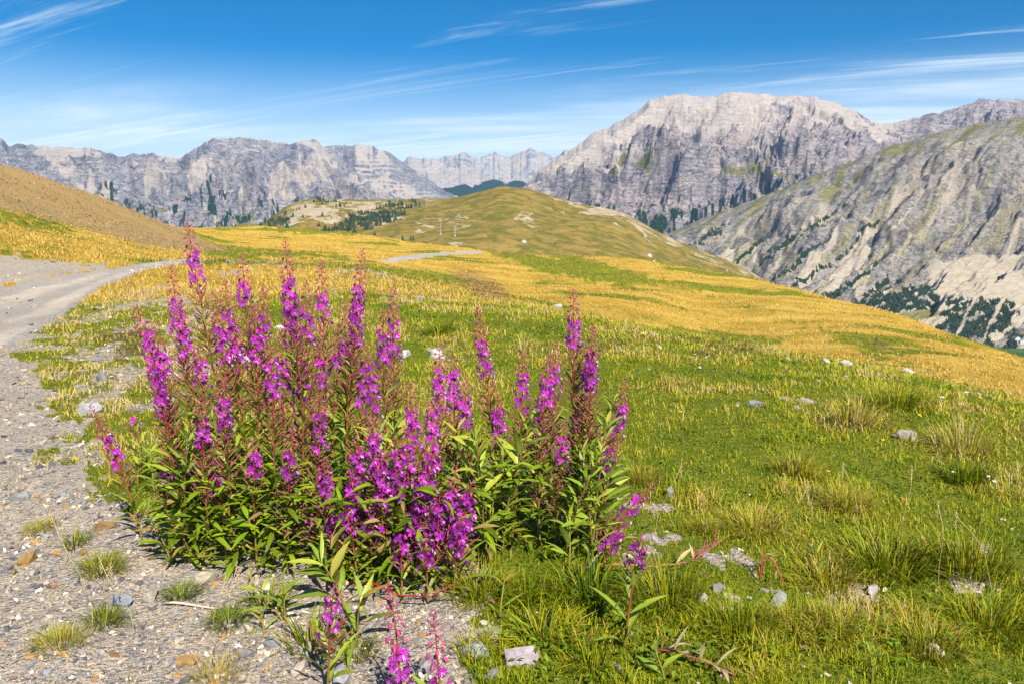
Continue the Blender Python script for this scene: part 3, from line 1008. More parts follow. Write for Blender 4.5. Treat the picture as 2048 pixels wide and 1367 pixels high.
I_RIGHT, A_RIGHT = mountain('right_slope', 'steep grey mountainside on the right with diagonal gullies', [(1290, 487, 4300), (1330, 470, 4300), (1400, 440, 4250), (1480, 410, 4200), (1560, 380, 4150), (1640, 345, 4100), (1700, 325, 4050), (1760, 300, 4000),
         (1850, 272, 3950), (1930, 250, 3900), (2048, 235, 3800), (2200, 212, 3700), (2500, 180, 3500), (3100, 170, 3300)],
         [(1210, 530, 3500), (1330, 575, 3100), (1480, 632, 2750), (1720, 690, 2350), (2000, 712, 2200), (2300, 730, 2080)],
         560, 300, M_ROCK_RIGHT, 0.22, 300, 52, 1.05, 1.4, 0.25, rot_warp=0.35, painter=paint_right, iso=0.4, aniso=0.10)


def paint_hill(i, a):
    px, py, V = i['px'], i['py'], i['V']
    jx = fbm(i['um'] * 4, i['vm'] * 4, 6, 9, 0.68) * 40
    jy = fbm(i['um'] * 4 + 7, i['vm'] * 4, 6, 10, 0.68) * 20
    a['grass'][:] = 1.0
    s = np.zeros_like(px)
    for b in [(1220, 425, 62, 11, 18), (1280, 455, 44, 9, 38), (1170, 412, 30, 6, 14), (640, 425, 46, 18, -18), (720, 420, 40, 12, -35), (780, 436, 30, 8, -35), (595, 430, 40, 20, -30),
              (855, 452, 24, 9, -10), (918, 432, 12, 6, 0), (900, 448, 14, 5, 0), (932, 452, 7, 9, 0), (1040, 436, 14, 7, -40), (1072, 452, 9, 6, 0), (1345, 480, 26, 9, 32),
              (905, 490, 22, 4, 0), (1420, 520, 40, 4, 26), (860, 405, 20, 4, -20), (790, 405, 40, 5, 0), (700, 403, 60, 6, 0), (1140, 402, 26, 4, 10), (1500, 550, 40, 5, 30)]:
        s = np.maximum(s, 0.8 * blob(px + jx * .7, py + jy * .7, *b))
    a['grass'][:] -= s
    a['scree'][:] = s
    f = np.zeros_like(px)
    for b in [(740, 440, 70, 22, -18), (690, 450, 50, 12, -30), (790, 420, 50, 9, -20), (830, 486, 22, 6, 0), (660, 400, 50, 5, 0), (560, 440, 30, 16, -30)]:
        f = np.maximum(f, blob(px + jx, py + jy, *b))
    a['forest'][:] = f * smooth(-0.1, 0.2, fbm(i['um'] * 9, i['vm'] * 9, 2, 33)) * 0.75
    pth = np.zeros_like(px)
    for (x0, y0, x1, y1) in [(880, 462, 960, 441), (900, 415, 910, 426), (910, 426, 960, 436), (1275, 508, 1300, 516), (1118, 424, 1160, 428), (960, 395, 910, 410), (874, 434, 890, 442)]:
        dx, dy = x1 - x0, y1 - y0
        t = np.clip(((px - x0) * dx + (py - y0) * dy) / (dx * dx + dy * dy), 0, 1)
        d = np.hypot(px - x0 - t * dx, py - y0 - t * dy)
        pth = np.maximum(pth, 0.62 * smooth(2.0, 0.5, d + np.abs(jx) * 0.12))
    a['path'][:] = pth


I_HILL, A_HILL = mountain('grassy_hill', 'rounded green brown hill in the middle with pale scree scars', [(470, 480, 2000), (500, 462, 2000), (540, 436, 2000), (580, 408, 2000), (620, 397, 2000), (680, 398, 2000), (760, 400, 2000), (840, 397, 1950), (900, 397, 1900),
         (930, 391, 1880), (960, 383, 1860), (990, 375, 1850), (1010, 372, 1850), (1050, 376, 1850), (1090, 387, 1850), (1130, 400, 1850), (1180, 412, 1850),
         (1230, 420, 1850), (1260, 432, 1840), (1300, 455, 1820), (1350, 480, 1800), (1400, 500, 1780), (1450, 518, 1760), (1500, 543, 1740),
         (1540, 567, 1720), (1600, 605, 1700), (1680, 650, 1680)],
         [(470, 530, 1300), (900, 515, 1150), (1200, 545, 1150), (1450, 610, 1200), (1680, 700, 1300)], 460, 170, M_HILL, 0.12, 260, 61, 0.75, 0.8, 0.0, painter=paint_hill, iso=0.5)


# ------------------------------------------------------------------ far woods: real little trees where the mask has them
def woods(name, label, info, att, n, hmin, hmax, seed, lo=0.5):
    rs = np.random.RandomState(seed)
    f = att['forest'].ravel()
    px, py = info['px'].ravel(), info['py'].ravel()
    ok = np.where((f > lo) & (px > -150) & (px < 2250) & (py < 800) & (info['V'].ravel() < 1.0))[0]
    pick = rs.choice(ok, n, replace=True)
    nc_ = info['V'].shape[1]
    jit = rs.uniform(-0.5, 0.5, (n, 2))
    X, Y, Z = info['X'], info['Y'], info['Z']
    r_, c_ = pick // nc_, pick % nc_
    r2, c2 = np.clip(r_ + 1, 0, X.shape[0] - 1), np.clip(c_ + 1, 0, nc_ - 1)
    def lerp(A):
        return A[r_, c_] + (A[r2, c_] - A[r_, c_]) * jit[:, 0] + (A[r_, c2] - A[r_, c_]) * jit[:, 1]
    bx_, by_, bz_ = lerp(X), lerp(Y), lerp(Z)
    h = rs.uniform(hmin, hmax, n)
    w = h * rs.uniform(0.20, 0.32, n)
    vs = np.zeros((n, 6, 3))
    a0 = rs.uniform(0, 6.28, n)
    for k in range(5):
        a_ = a0 + k * 2 * math.pi / 5
        rr = w * rs.uniform(0.7, 1.25, n)
        vs[:, k, 0] = bx_ + np.cos(a_) * rr
        vs[:, k, 1] = by_ + np.sin(a_) * rr
        vs[:, k, 2] = bz_ + h * 0.06 * rs.uniform(-1, 1, n)
    vs[:, 5] = np.stack([bx_, by_, bz_ + h], -1)
    b = (np.arange(n) * 6)[:, None]
    fs = np.concatenate([np.concatenate([b + k, b + (k + 1) % 5, b + 5], 1) for k in range(5)])
    col = np.repeat(np.array([[0.016, 0.036, 0.014]]) * rs.uniform(0.55, 1.6, (n, 1)) + rs.uniform(0, 0.008, (n, 3)), 6, axis=0)
    me = np_mesh(name, vs.reshape(-1, 3), [fs], dict(col=col), False, [M_STALK])
    link(name, me, label=label, cat='forest', kind='stuff')


woods('conifer_forest', 'dark conifer forest in the gullies and at the foot of the right mountainside', I_RIGHT, A_RIGHT, 11000, 5, 12, 5)
woods('conifer_belt', 'dark conifers along the foot of the big pale mountain', I_BIG, A_BIG, 3500, 10, 20, 8)
woods('conifer_stand', 'dark conifer streaks at the foot of the left massif', I_LEFT, A_LEFT, 2500, 10, 20, 9)
woods('conifer_grove', 'dark green conifers scattered over the shaded flank of the middle hill', I_HILL, A_HILL, 800, 6, 11, 6, 0.42)


# ------------------------------------------------------------------ far buildings and lift pylons on the hill
def flat_mat(name, col, rough=0.8, nz=0.25, scale=2.0):
    m = NT(name)
    n_ = m.noise(m.pos(), scale, 4)
    c = m.mix(m.rng(n_.outputs['Fac'], 0.3, 0.7, 0, nz), col, tuple(k * 0.6 for k in col))
    m.principled(c, rough, None, 0.2)
    return m.m


M_WHITE = flat_mat('whitewash', (0.62, 0.60, 0.56))
M_ROOF_GREY = flat_mat('roof_slate', (0.30, 0.29, 0.29))
M_ROOF_BLUE = flat_mat('roof_blue', (0.20, 0.36, 0.62))
M_ROOF_BROWN = flat_mat('roof_brown', (0.13, 0.09, 0.07))
M_WOOD_D = flat_mat('dark_timber', (0.10, 0.065, 0.045))
M_GLASS = flat_mat('window_glass', (0.04, 0.05, 0.06), 0.2)
M_STEEL = flat_mat('pylon_steel', (0.40, 0.41, 0.43), 0.5)


def box_mesh(name, x0, x1, y0, y1, z0, z1, mat):
    v = [(x0, y0, z0), (x1, y0, z0), (x1, y1, z0), (x0, y1, z0), (x0, y0, z1), (x1, y0, z1), (x1, y1, z1), (x0, y1, z1)]
    f = [(0, 3, 2, 1), (4, 5, 6, 7), (0, 1, 5, 4), (1, 2, 6, 5), (2, 3, 7, 6), (3, 0, 4, 7)]
    me = bpy.data.meshes.new(name)
    me.from_pydata(v, [], f)
    me.materials.append(mat)
    return me


def prism_mesh(name, pts, y0, y1, mat):
    n = len(pts)
    v = [(p[0], y0, p[1]) for p in pts] + [(p[0], y1, p[1]) for p in pts]
    f = [tuple(range(n)), tuple(reversed(range(n, 2 * n)))] + [(k, n + k, n + (k + 1) % n, (k + 1) % n) for k in range(n)]
    me = bpy.data.meshes.new(name)
    me.from_pydata(v, [], [tuple(reversed(q)) for q in f])
    me.materials.append(mat)
    return me


def surface_point(info, px, py):
    m_ok = info['V'] < 1.0
    d = np.where(m_ok, (info['px'] - px) ** 2 + (info['py'] - py) ** 2, 1e12)
    # nearest to the line of sight, then the one closest to the viewer
    i_ = np.argsort(d.ravel())[:6]
    k = i_[np.argmin(info['Y'].ravel()[i_])]
    return info['X'].ravel()[k], info['Y'].ravel()[k], info['Z'].ravel()[k]


def house(info, px, py, w, dpt, h, wall, roof, label, rz=0.0, name='mountain_hut', cat='hut', gable=True):
    x, y, z = surface_point(info, px, py)
    root = link(name, None, label=label, cat=cat, group='far buildings on the hills', loc=(x, y, z - 0.5))
    root.scale = (0.5,) * 3 if info is I_HILL else (1, 1, 1)
    root.rotation_euler = (0, 0, R(rz))
    link('wall', box_mesh('wall', -w / 2, w / 2, -dpt / 2, dpt / 2, -3, h, wall), root)
    e = 0.7
    rh = w * 0.28
    rf = link('roof', prism_mesh('roof', [(-w / 2 - e, h - 0.2), (0, h + rh), (w / 2 + e, h - 0.2), (w / 2 + e, h - 0.55), (0, h + rh - 0.4), (-w / 2 - e, h - 0.55)], -dpt / 2 - e, dpt / 2 + e, roof), root)
    link('chimney', box_mesh('chimney', w * 0.18, w * 0.18 + 0.9, -0.5, 0.5, h + rh * 0.3, h + rh + 0.9, wall), rf)
    link('gable', prism_mesh('gable', [(-w / 2, h), (0, h + rh - 0.45), (w / 2, h)], -dpt / 2 + 0.02, dpt / 2 - 0.02, wall), root)
    link('door', box_mesh('door', -0.6, 0.6, -dpt / 2 - 0.08, -dpt / 2 + 0.05, 0.3, 2.5, M_WOOD_D), root)
    for sx in (-0.32, 0.32):
        wf = link('window', box_mesh('window', sx * w - 0.8, sx * w + 0.8, -dpt / 2 - 0.06, -dpt / 2 + 0.05, 1.3, 2.8, M_WOOD_D), root)
        link('pane', box_mesh('pane', sx * w - 0.65, sx * w + 0.65, -dpt / 2 - 0.09, -dpt / 2 - 0.065, 1.45, 2.65, M_GLASS), wf)
    return root


house(I_HILL, 848, 494, 15, 10, 4, M_WHITE, M_ROOF_BLUE, 'white shed with a blue roof left of the lift pylons', 60, 'shed', 'shed')
house(I_HILL, 863, 496, 6, 5, 3, M_WHITE, M_WHITE, 'tiny white cabin just right of the blue roofed shed')
house(I_HILL, 884, 496, 8, 5, 3, M_WHITE, M_ROOF_GREY, 'small white cabin below the two lift pylons')
house(I_HILL, 1048, 483, 14, 9, 4.5, M_WHITE, M_ROOF_GREY, 'white farmhouse alone on the lower slope of the middle hill', 20, 'farmhouse', 'house')
house(I_HILL, 1110, 487, 7, 6, 4, M_WOOD_D, M_ROOF_GREY, 'small dark hut right of the lone white farmhouse', 10)
house(I_HILL, 1297, 511, 15, 10, 6, M_WHITE, M_ROOF_GREY, 'larger grey roofed lodge beside the pale forecourt', 15, 'mountain_lodge', 'house')
house(I_HILL, 1308, 521, 12, 8, 4, M_WHITE, M_ROOF_BROWN, 'dark roofed outbuilding just below the grey roofed lodge', -10, 'outbuilding', 'house')
house(I_HILL, 1394, 541, 11, 8, 5, M_WHITE, M_ROOF_BLUE, 'leftmost white house peeking over the golden crest, bluish roof', 0, 'farmhouse', 'house')
house(I_HILL, 1405, 545, 9, 8, 5, M_WHITE, M_ROOF_GREY, 'second white house peeking over the golden crest', 30, 'farmhouse', 'house')
house(I_HILL, 1424, 546, 13, 7, 3.5, M_WHITE, M_WHITE, 'long low white house peeking over the golden crest', 10, 'farmhouse', 'house')
house(I_HILL, 1454, 541, 7, 6, 4, M_WHITE, M_ROOF_GREY, 'rightmost small white house over the golden crest', 0)
house(I_HILL, 1127, 424, 8, 6, 3.5, M_WHITE, M_ROOF_BROWN, 'left of two tiny huts on the hill track near the crest')
house(I_HILL, 1157, 428, 6, 5, 3.5, M_WHITE, M_ROOF_GREY, 'right of two tiny huts on the hill track near the crest')
house(I_RIGHT, 2030, 677, 20, 12, 6, M_WHITE, M_ROOF_BROWN, 'dark roofed house on the valley floor at the right edge', 20, 'valley_house', 'house')
house(I_RIGHT, 2044, 684, 18, 12, 6, M_WHITE, M_ROOF_BLUE, 'blue roofed house on the valley floor at the right edge', -15, 'valley_house', 'house')


def pylon(px, py, h, label):
    x, y, z = surface_point(I_HILL, px, py)
    root = link('lift_pylon', None, label=label, cat='pylon', group='ski lift pylons on the hill', loc=(x, y, z))
    root.scale = (0.62, 0.62, 0.75)
    link('base', box_mesh('base', -2.2, 2.2, -1.6, 1.6, -2, 1.6, M_WHITE), root)
    s = Soup()
    for sx, sy in ((-1, -1), (1, -1), (1, 1), (-1, 1)):
        s.tube([(sx * 1.1, sy * 1.1, 1.9), (sx * 0.45, sy * 0.45, h)], [0.26, 0.18], (0.42, 0.43, 0.45), 4)
    link('mast', s.mesh('mast', M_STALK, False), root)
    for k in range(5):
        zz = 4 + k * (h - 6) / 4
        q = 1.1 - 0.62 * zz / h
        link('brace', box_mesh('brace', -q, q, -q - 0.1, -q + 0.1, zz, zz + 0.5, M_STEEL), root)
    link('crossarm', box_mesh('crossarm', -3.4, 3.4, -0.4, 0.4, h - 0.4, h + 0.5, M_STEEL), root)
    for sx in (-3.0, 3.0):
        link('sheave', box_mesh('sheave', sx - 0.3, sx + 0.3, -1.6, 1.6, h - 1.2, h - 0.5, M_STEEL), root)


pylon(881, 467, 30, 'taller left steel lift pylon on the middle hill')
pylon(911, 471, 21, 'shorter right steel lift pylon on the middle hill')

# ------------------------------------------------------------------ grass
NR = np.random.RandomState(11)


def blades(x, y, z, h, w, lean, col_base, col_tip, rs, az=None):
    n = len(x)
    az = rs.uniform(0, 2 * math.pi, n) if az is None else az
    ox, oy = np.cos(az), np.sin(az)
    wz = az + math.pi / 2 + rs.uniform(-0.7, 0.7, n)
    wx, wy = np.cos(wz) * w / 2, np.sin(wz) * w / 2
    v = np.zeros((n, 5, 3))
    v[:, 0] = np.stack([x - wx, y - wy, z], -1)
    v[:, 1] = np.stack([x + wx, y + wy, z], -1)
    l1, l2 = lean * 0.55, lean
    mx, my, mz = x + ox * h * 0.55 * np.sin(l1), y + oy * h * 0.55 * np.sin(l1), z + h * 0.55 * np.cos(l1)
    v[:, 2] = np.stack([mx - wx * .85, my - wy * .85, mz], -1)
    v[:, 3] = np.stack([mx + wx * .85, my + wy * .85, mz], -1)
    l3 = np.minimum(l2 * 1.35, 2.2)
    v[:, 4] = np.stack([mx + ox * h * 0.45 * np.sin(l3), my + oy * h * 0.45 * np.sin(l3), mz + h * 0.45 * np.cos(l3)], -1)
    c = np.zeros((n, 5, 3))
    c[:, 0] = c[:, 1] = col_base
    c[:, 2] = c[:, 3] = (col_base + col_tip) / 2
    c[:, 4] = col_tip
    b = (np.arange(n) * 5)[:, None]
    q = np.concatenate([b, b + 1, b + 3, b + 2], 1)
    t = np.concatenate([b + 2, b + 3, b + 4], 1)
    return v.reshape(-1, 3), c.reshape(-1, 3), q, t


PAL = np.array([[0.060, 0.125, 0.003], [0.150, 0.235, 0.004], [0.295, 0.345, 0.005], [0.48, 0.425, 0.014], [0.60, 0.42, 0.085], [0.64, 0.50, 0.22]])


def pal_pick(f, rs):
    """f: 0 lush .. 1 dry"""
    k = np.clip(f * 4.2 + rs.normal(0, 0.85, len(f)) + 0.6, 0, 4.999)
    i0 = k.astype(int)
    fr = (k - i0)[:, None]
    return (PAL[i0] * (1 - fr) + PAL[i0 + 1] * fr) * rs.uniform(0.75, 1.2, (len(f), 1))


def sample_polar(n, r0, r1, a0=-44, a1=44, rs=NR):
    r = np.exp(rs.uniform(math.log(r0), math.log(r1), n))
    a = R(1) * rs.uniform(a0, a1, n)
    return r * np.sin(a), r * np.cos(a), r


# near turf
x, y, r = sample_polar(322000, 1.5, 17)
z = ground(x, y)
_road, _bare, _scree, _gold, _rust, _px, _py, _ = masks(x, y, z)
dens = 1 - np.clip(smooth(0.35, 0.85, _bare + 0.35 * fbm(x * 7, y * 7, 2, 135)) + 3 * _road, 0, 1)
patch = fbm(x * 1.1, y * 1.1, 4, 131)
fine = fbm(x * 4.3, y * 4.3, 3, 141)
clump = smooth(0.12, 0.5, fbm(x * 3.1 + 5, y * 3.1, 3, 143))
sparse = smooth(-0.1, 0.5, fbm(x * 2.3, y * 2.3, 3, 151)) * 0.10 * (_bare < 0.99) + 0.012
keep = NR.uniform(0, 1, len(x)) < np.maximum(dens * (0.55 + 0.45 * smooth(-0.4, 0.2, fine)), sparse * (_road < 0.1) * (_py > 560))
x, y, z, r, patch, fine, clump, _gold, _bare, _px, _py, _rust = [q[keep] for q in (x, y, z, r, patch, fine, clump, _gold, _bare, _px, _py, _rust)]
dry = np.clip(0.28 + 0.30 * blob(_px, _py, 270, 730, 190, 170) + 0.08 * smooth(3.4, 6, r) + patch * 0.62 + fine * 0.15 + _gold * 0.35 + _bare * 0.35 + 0.10 * smooth(4, 9, r) + 0.2 * blob(_px, _py, 1550, 960, 260, 80), 0, 1)
h = 0.85 * (0.020 + 0.030 * smooth(-0.5, 0.8, patch) + 0.026 * smooth(0, 0.8, fine)) * NR.uniform(0.6, 1.5, len(x)) * (1 + 0.9 * clump) * (1 + 0.5 * smooth(5, 12, r))
h *= np.where(_bare > 0.5, 0.8, 1)
w = np.maximum(0.0026, r * 0.00085) * NR.uniform(0.7, 1.4, len(x))
tipc = pal_pick(dry, NR)
tipc = np.where((_rust * NR.uniform(0, 1, len(x)) > 0.35)[:, None], np.array([[0.22, 0.11, 0.07]]) * NR.uniform(0.6, 1.3, (len(x), 1)), tipc)
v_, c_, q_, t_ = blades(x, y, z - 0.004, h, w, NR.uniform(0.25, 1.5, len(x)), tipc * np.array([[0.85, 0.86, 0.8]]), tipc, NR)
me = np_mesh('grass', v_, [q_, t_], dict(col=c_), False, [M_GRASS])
link('grass', me, label='short green and yellow meadow grass covering the knoll', cat='grass', kind='stuff')

# the slopes beyond
x, y, r = sample_polar(130000, 14, 165)
z = ground(x, y)
_road, _bare, _scree, _gold, _rust, _px, _py, _ = masks(x, y, z)
keep = NR.uniform(0, 1, len(x)) < (1 - np.clip(np.maximum(_bare, _road * 3), 0, 1)) * (1 - 0.15 * _scree)
x, y, z, r, _gold, _rust, _scree = [q[keep] for q in (x, y, z, r, _gold, _rust, _scree)]
k = np.clip(_gold + NR.normal(0, 0.22, len(x)), 0, 1)[:, None]
gcol = np.array([[0.66, 0.435, 0.09]]) * NR.uniform(0.82, 1.12, (len(x), 1))
lcol = np.array([[0.21, 0.225, 0.018]]) * NR.uniform(0.6, 1.3, (len(x), 1))
tipc = gcol * k + lcol * (1 - k)
tipc = np.where((_scree > 0.5)[:, None], np.array([[0.44, 0.295, 0.135]]) * NR.uniform(0.7, 1.15, (len(x), 1)), tipc)
tipc = np.where((_rust * NR.uniform(0, 1, len(x)) > 0.3)[:, None], np.array([[0.20, 0.105, 0.07]]), tipc)
h = NR.uniform(0.05, 0.15, len(x)) * (1 + r * 0.004)
w = r * 0.00095 * NR.uniform(0.6, 1.4, len(x))
v_, c_, q_, t_ = blades(x, y, z - 0.01, h, w, NR.uniform(0.4, 1.5, len(x)), tipc * 0.92, tipc, NR)
me = np_mesh('dry_grass', v_, [q_, t_], dict(col=c_), False, [M_GRASS])
link('dry_grass', me, label='tall golden dry grass on the slope beyond the knoll', cat='grass', kind='stuff')

# little broad leaves between the blades
x, y, r = sample_polar(26000, 1.6, 13)
z = ground(x, y)
_road, _bare, _scree, _gold, _rust, _px, _py, _ = masks(x, y, z)
pref = smooth(0.0, 0.45, fbm(x * 1.6, y * 1.6, 3, 171)) * 0.35
for b in [(1850, 965, 170, 40), (1620, 1000, 100, 20), (900, 575, 120, 22, 14), (1120, 690, 90, 20), (1330, 715, 90, 18), (1420, 1290, 200, 60), (1100, 1290, 120, 40), (1800, 1290, 200, 60)]:
    pref = np.maximum(pref, blob(_px, _py, *b))
keep = NR.uniform(0, 1, len(x)) < pref * (1 - np.clip(_bare + _road, 0, 1))
x, y, z, r = [q[keep] for q in (x, y, z, r)]
n = len(x)
s = np.maximum(0.011, r * 0.0022) * NR.uniform(0.7, 1.5, n)
a_ = NR.uniform(0, 6.28, n)
tl = NR.uniform(-0.5, 0.7, n)
zz = z + NR.uniform(0.01, 0.05, n) * (1 + smooth(5, 10, r))
ca, sa = np.cos(a_), np.sin(a_)
v_ = np.zeros((n, 4, 3))
for kk, (lu, lv) in enumerate(((-1, 0), (0, 0.55), (1, 0), (0, -0.55))):
    v_[:, kk] = np.stack([x + (ca * lu - sa * lv) * s, y + (sa * lu + ca * lv) * s, zz + lu * s * tl + abs(lv) * s * 0.25], -1)
b = (np.arange(n) * 4)[:, None]
col = np.array([[0.11, 0.19, 0.012]]) * NR.uniform(0.5, 1.7, (n, 1)) + NR.uniform(0, 0.05, (n, 1)) * np.array([[1, 0.7, 0]])
me = np_mesh('ground_cover', v_.reshape(-1, 3), [np.concatenate([b, b + 1, b + 2, b + 3], 1)], dict(col=np.repeat(col, 4, axis=0)), False, [M_GRASS])
link('ground_cover', me, label='small green clover leaves between the grass', cat='clover', kind='stuff')


# ------------------------------------------------------------------ stones and gravel
def hull_mesh(name, npts, seed, flat=0.6, ang_=0.25, mat=M_STONE):
    rs = random.Random(seed)
    bm = bmesh.new()
    for _ in range(npts):
        d = Vector((rs.gauss(0, 1), rs.gauss(0, 1), rs.gauss(0, 1))).normalized()
        k = 1 - rs.random() * ang_
        bm.verts.new((d.x * k, d.y * k * 0.8, d.z * k * flat))
    ret = bmesh.ops.convex_hull(bm, input=bm.verts)
    bmesh.ops.delete(bm, geom=[g for g in ret['geom_interior'] if isinstance(g, bmesh.types.BMVert)], context='VERTS')
    bmesh.ops.recalc_face_normals(bm, faces=bm.faces)
    bmesh.ops.triangulate(bm, faces=bm.faces)
    me = bpy.data.meshes.new(name)
    bm.to_mesh(me)
    bm.free()
    me.materials.append(mat)
    return me


HULLS = [hull_mesh('stone', 12, s, 0.55) for s in range(8)]
BIGH = [hull_mesh('rock', 26, 40 + s, 0.62, 0.32) for s in range(6)]

GP = np.array([1.25, 1.12, 0.98]) * np.array([[0.13, 0.14, 0.16], [0.24, 0.24, 0.25], [0.36, 0.335, 0.30], [0.44, 0.40, 0.35], [0.22, 0.20, 0.19], [0.36, 0.21, 0.07], [0.62, 0.59, 0.54], [0.30, 0.28, 0.31]])


def pebbles(name, label, n, r0, r1, smin, smax, seed, tri_pts, gate):
    rs = np.random.RandomState(seed)
    x, y, r = sample_polar(n, r0, r1, rs=rs)
    z = ground(x, y)
    mk = masks(x, y, z)
    keep = rs.uniform(0, 1, n) < gate(mk)
    x, y, z, r = [q[keep] for q in (x, y, z, r)]
    n = len(x)
    s = (smin + (smax - smin) * rs.uniform(0, 1, n) ** 3) * (1 + 0.12 * np.maximum(r - 3, 0))
    colr = GP[rs.choice(len(GP), n, p=[.14, .2, .2, .17, .1, .06, .06, .07])] * rs.uniform(0.75, 1.25, (n, 1))
    var = []
    for k in range(6):
        me = hull_mesh('tmp', tri_pts, seed * 10 + k, 0.6, 0.3)
        vv = np.array([v.co[:] for v in me.vertices])
        ff = np.array([p.vertices[:] for p in me.polygons])
        bpy.data.meshes.remove(me)
        var.append((vv, ff))
    which = rs.randint(0, 6, n)
    V, F, C = [], [], []
    off = 0
    for k in range(6):
        sel = np.where(which == k)[0]
        vv, ff = var[k]
        a_ = rs.uniform(0, 6.28, len(sel))
        ca, sa = np.cos(a_)[:, None], np.sin(a_)[:, None]
        asp = rs.uniform(0.6, 1.1, (len(sel), 1))
        lx, ly, lz = vv[None, :, 0] * s[sel][:, None], vv[None, :, 1] * s[sel][:, None] * asp, vv[None, :, 2] * s[sel][:, None]
        tl = rs.uniform(-0.4, 0.4, (len(sel), 1))
        lz = lz + lx * tl
        P3 = np.stack([x[sel][:, None] + lx * ca - ly * sa, y[sel][:, None] + lx * sa + ly * ca, z[sel][:, None] + lz + s[sel][:, None] * 0.12], -1)
        V.append(P3.reshape(-1, 3))
        F.append((ff[None] + (np.arange(len(sel)) * len(vv))[:, None, None] + off).reshape(-1, 3))
        C.append(np.repeat(colr[sel], len(vv), axis=0))
        off += len(sel) * len(vv)
    me = np_mesh(name, np.concatenate(V), [np.concatenate(F)], dict(col=np.concatenate(C)), False, [M_PEBBLE])
    link(name, me, label=label, cat='gravel', kind='stuff')


pebbles('gravel', 'loose angular grey gravel beside the road and between the tufts', 85000, 1.7, 12, 0.004, 0.021, 3, 9,
        lambda mk: np.where(mk[1] > 0.5, 0.72, 0.02) * (1 - 0.55 * mk[0]))
pebbles('road_grit', 'coarse grit on the far road bank and scree', 15000, 8, 40, 0.005, 0.018, 4, 8,
        lambda mk: np.clip(mk[1] * 0.8 + mk[2] * 0.2 + mk[0] * 0.35, 0, 1))

GREY, LGREY, DGREY, WHITE_S, OCHRE, BROWN, BEIGE, BLUE_S = (0.30, 0.295, 0.29), (0.42, 0.405, 0.39), (0.13, 0.135, 0.14), (0.60, 0.57, 0.53), (0.38, 0.23, 0.085), (0.24, 0.145, 0.07), (0.47, 0.40, 0.32), (0.28, 0.295, 0.315)


def stone(px, py, wpx, asp, col, label, name='stone', cat='stone', big=False, rz=None, sink=0.36, group=None, tall=1.0):
    x, y = hit(px, py)
    d = math.hypot(x, y)
    s = wpx / FPX * d / 2
    me = rnd.choice(BIGH if big else HULLS)
    if big:
        s *= 1.15
        tall *= 1.2
    o = link(name, me, label=label, cat=cat, group=group)
    o.scale = (s * 1.05, s * asp, s * tall)
    o.location = (x, y, gz(x, y) + s * tall * (0.55 - sink) * 0.8)
    o.rotation_euler = (rnd.uniform(-0.2, 0.2), rnd.uniform(-0.2, 0.2), rnd.uniform(0, 6.28) if rz is None else R(rz))
    o.color = (*[c_ * rnd.uniform(0.92, 1.08) for c_ in col], 1)
    return o


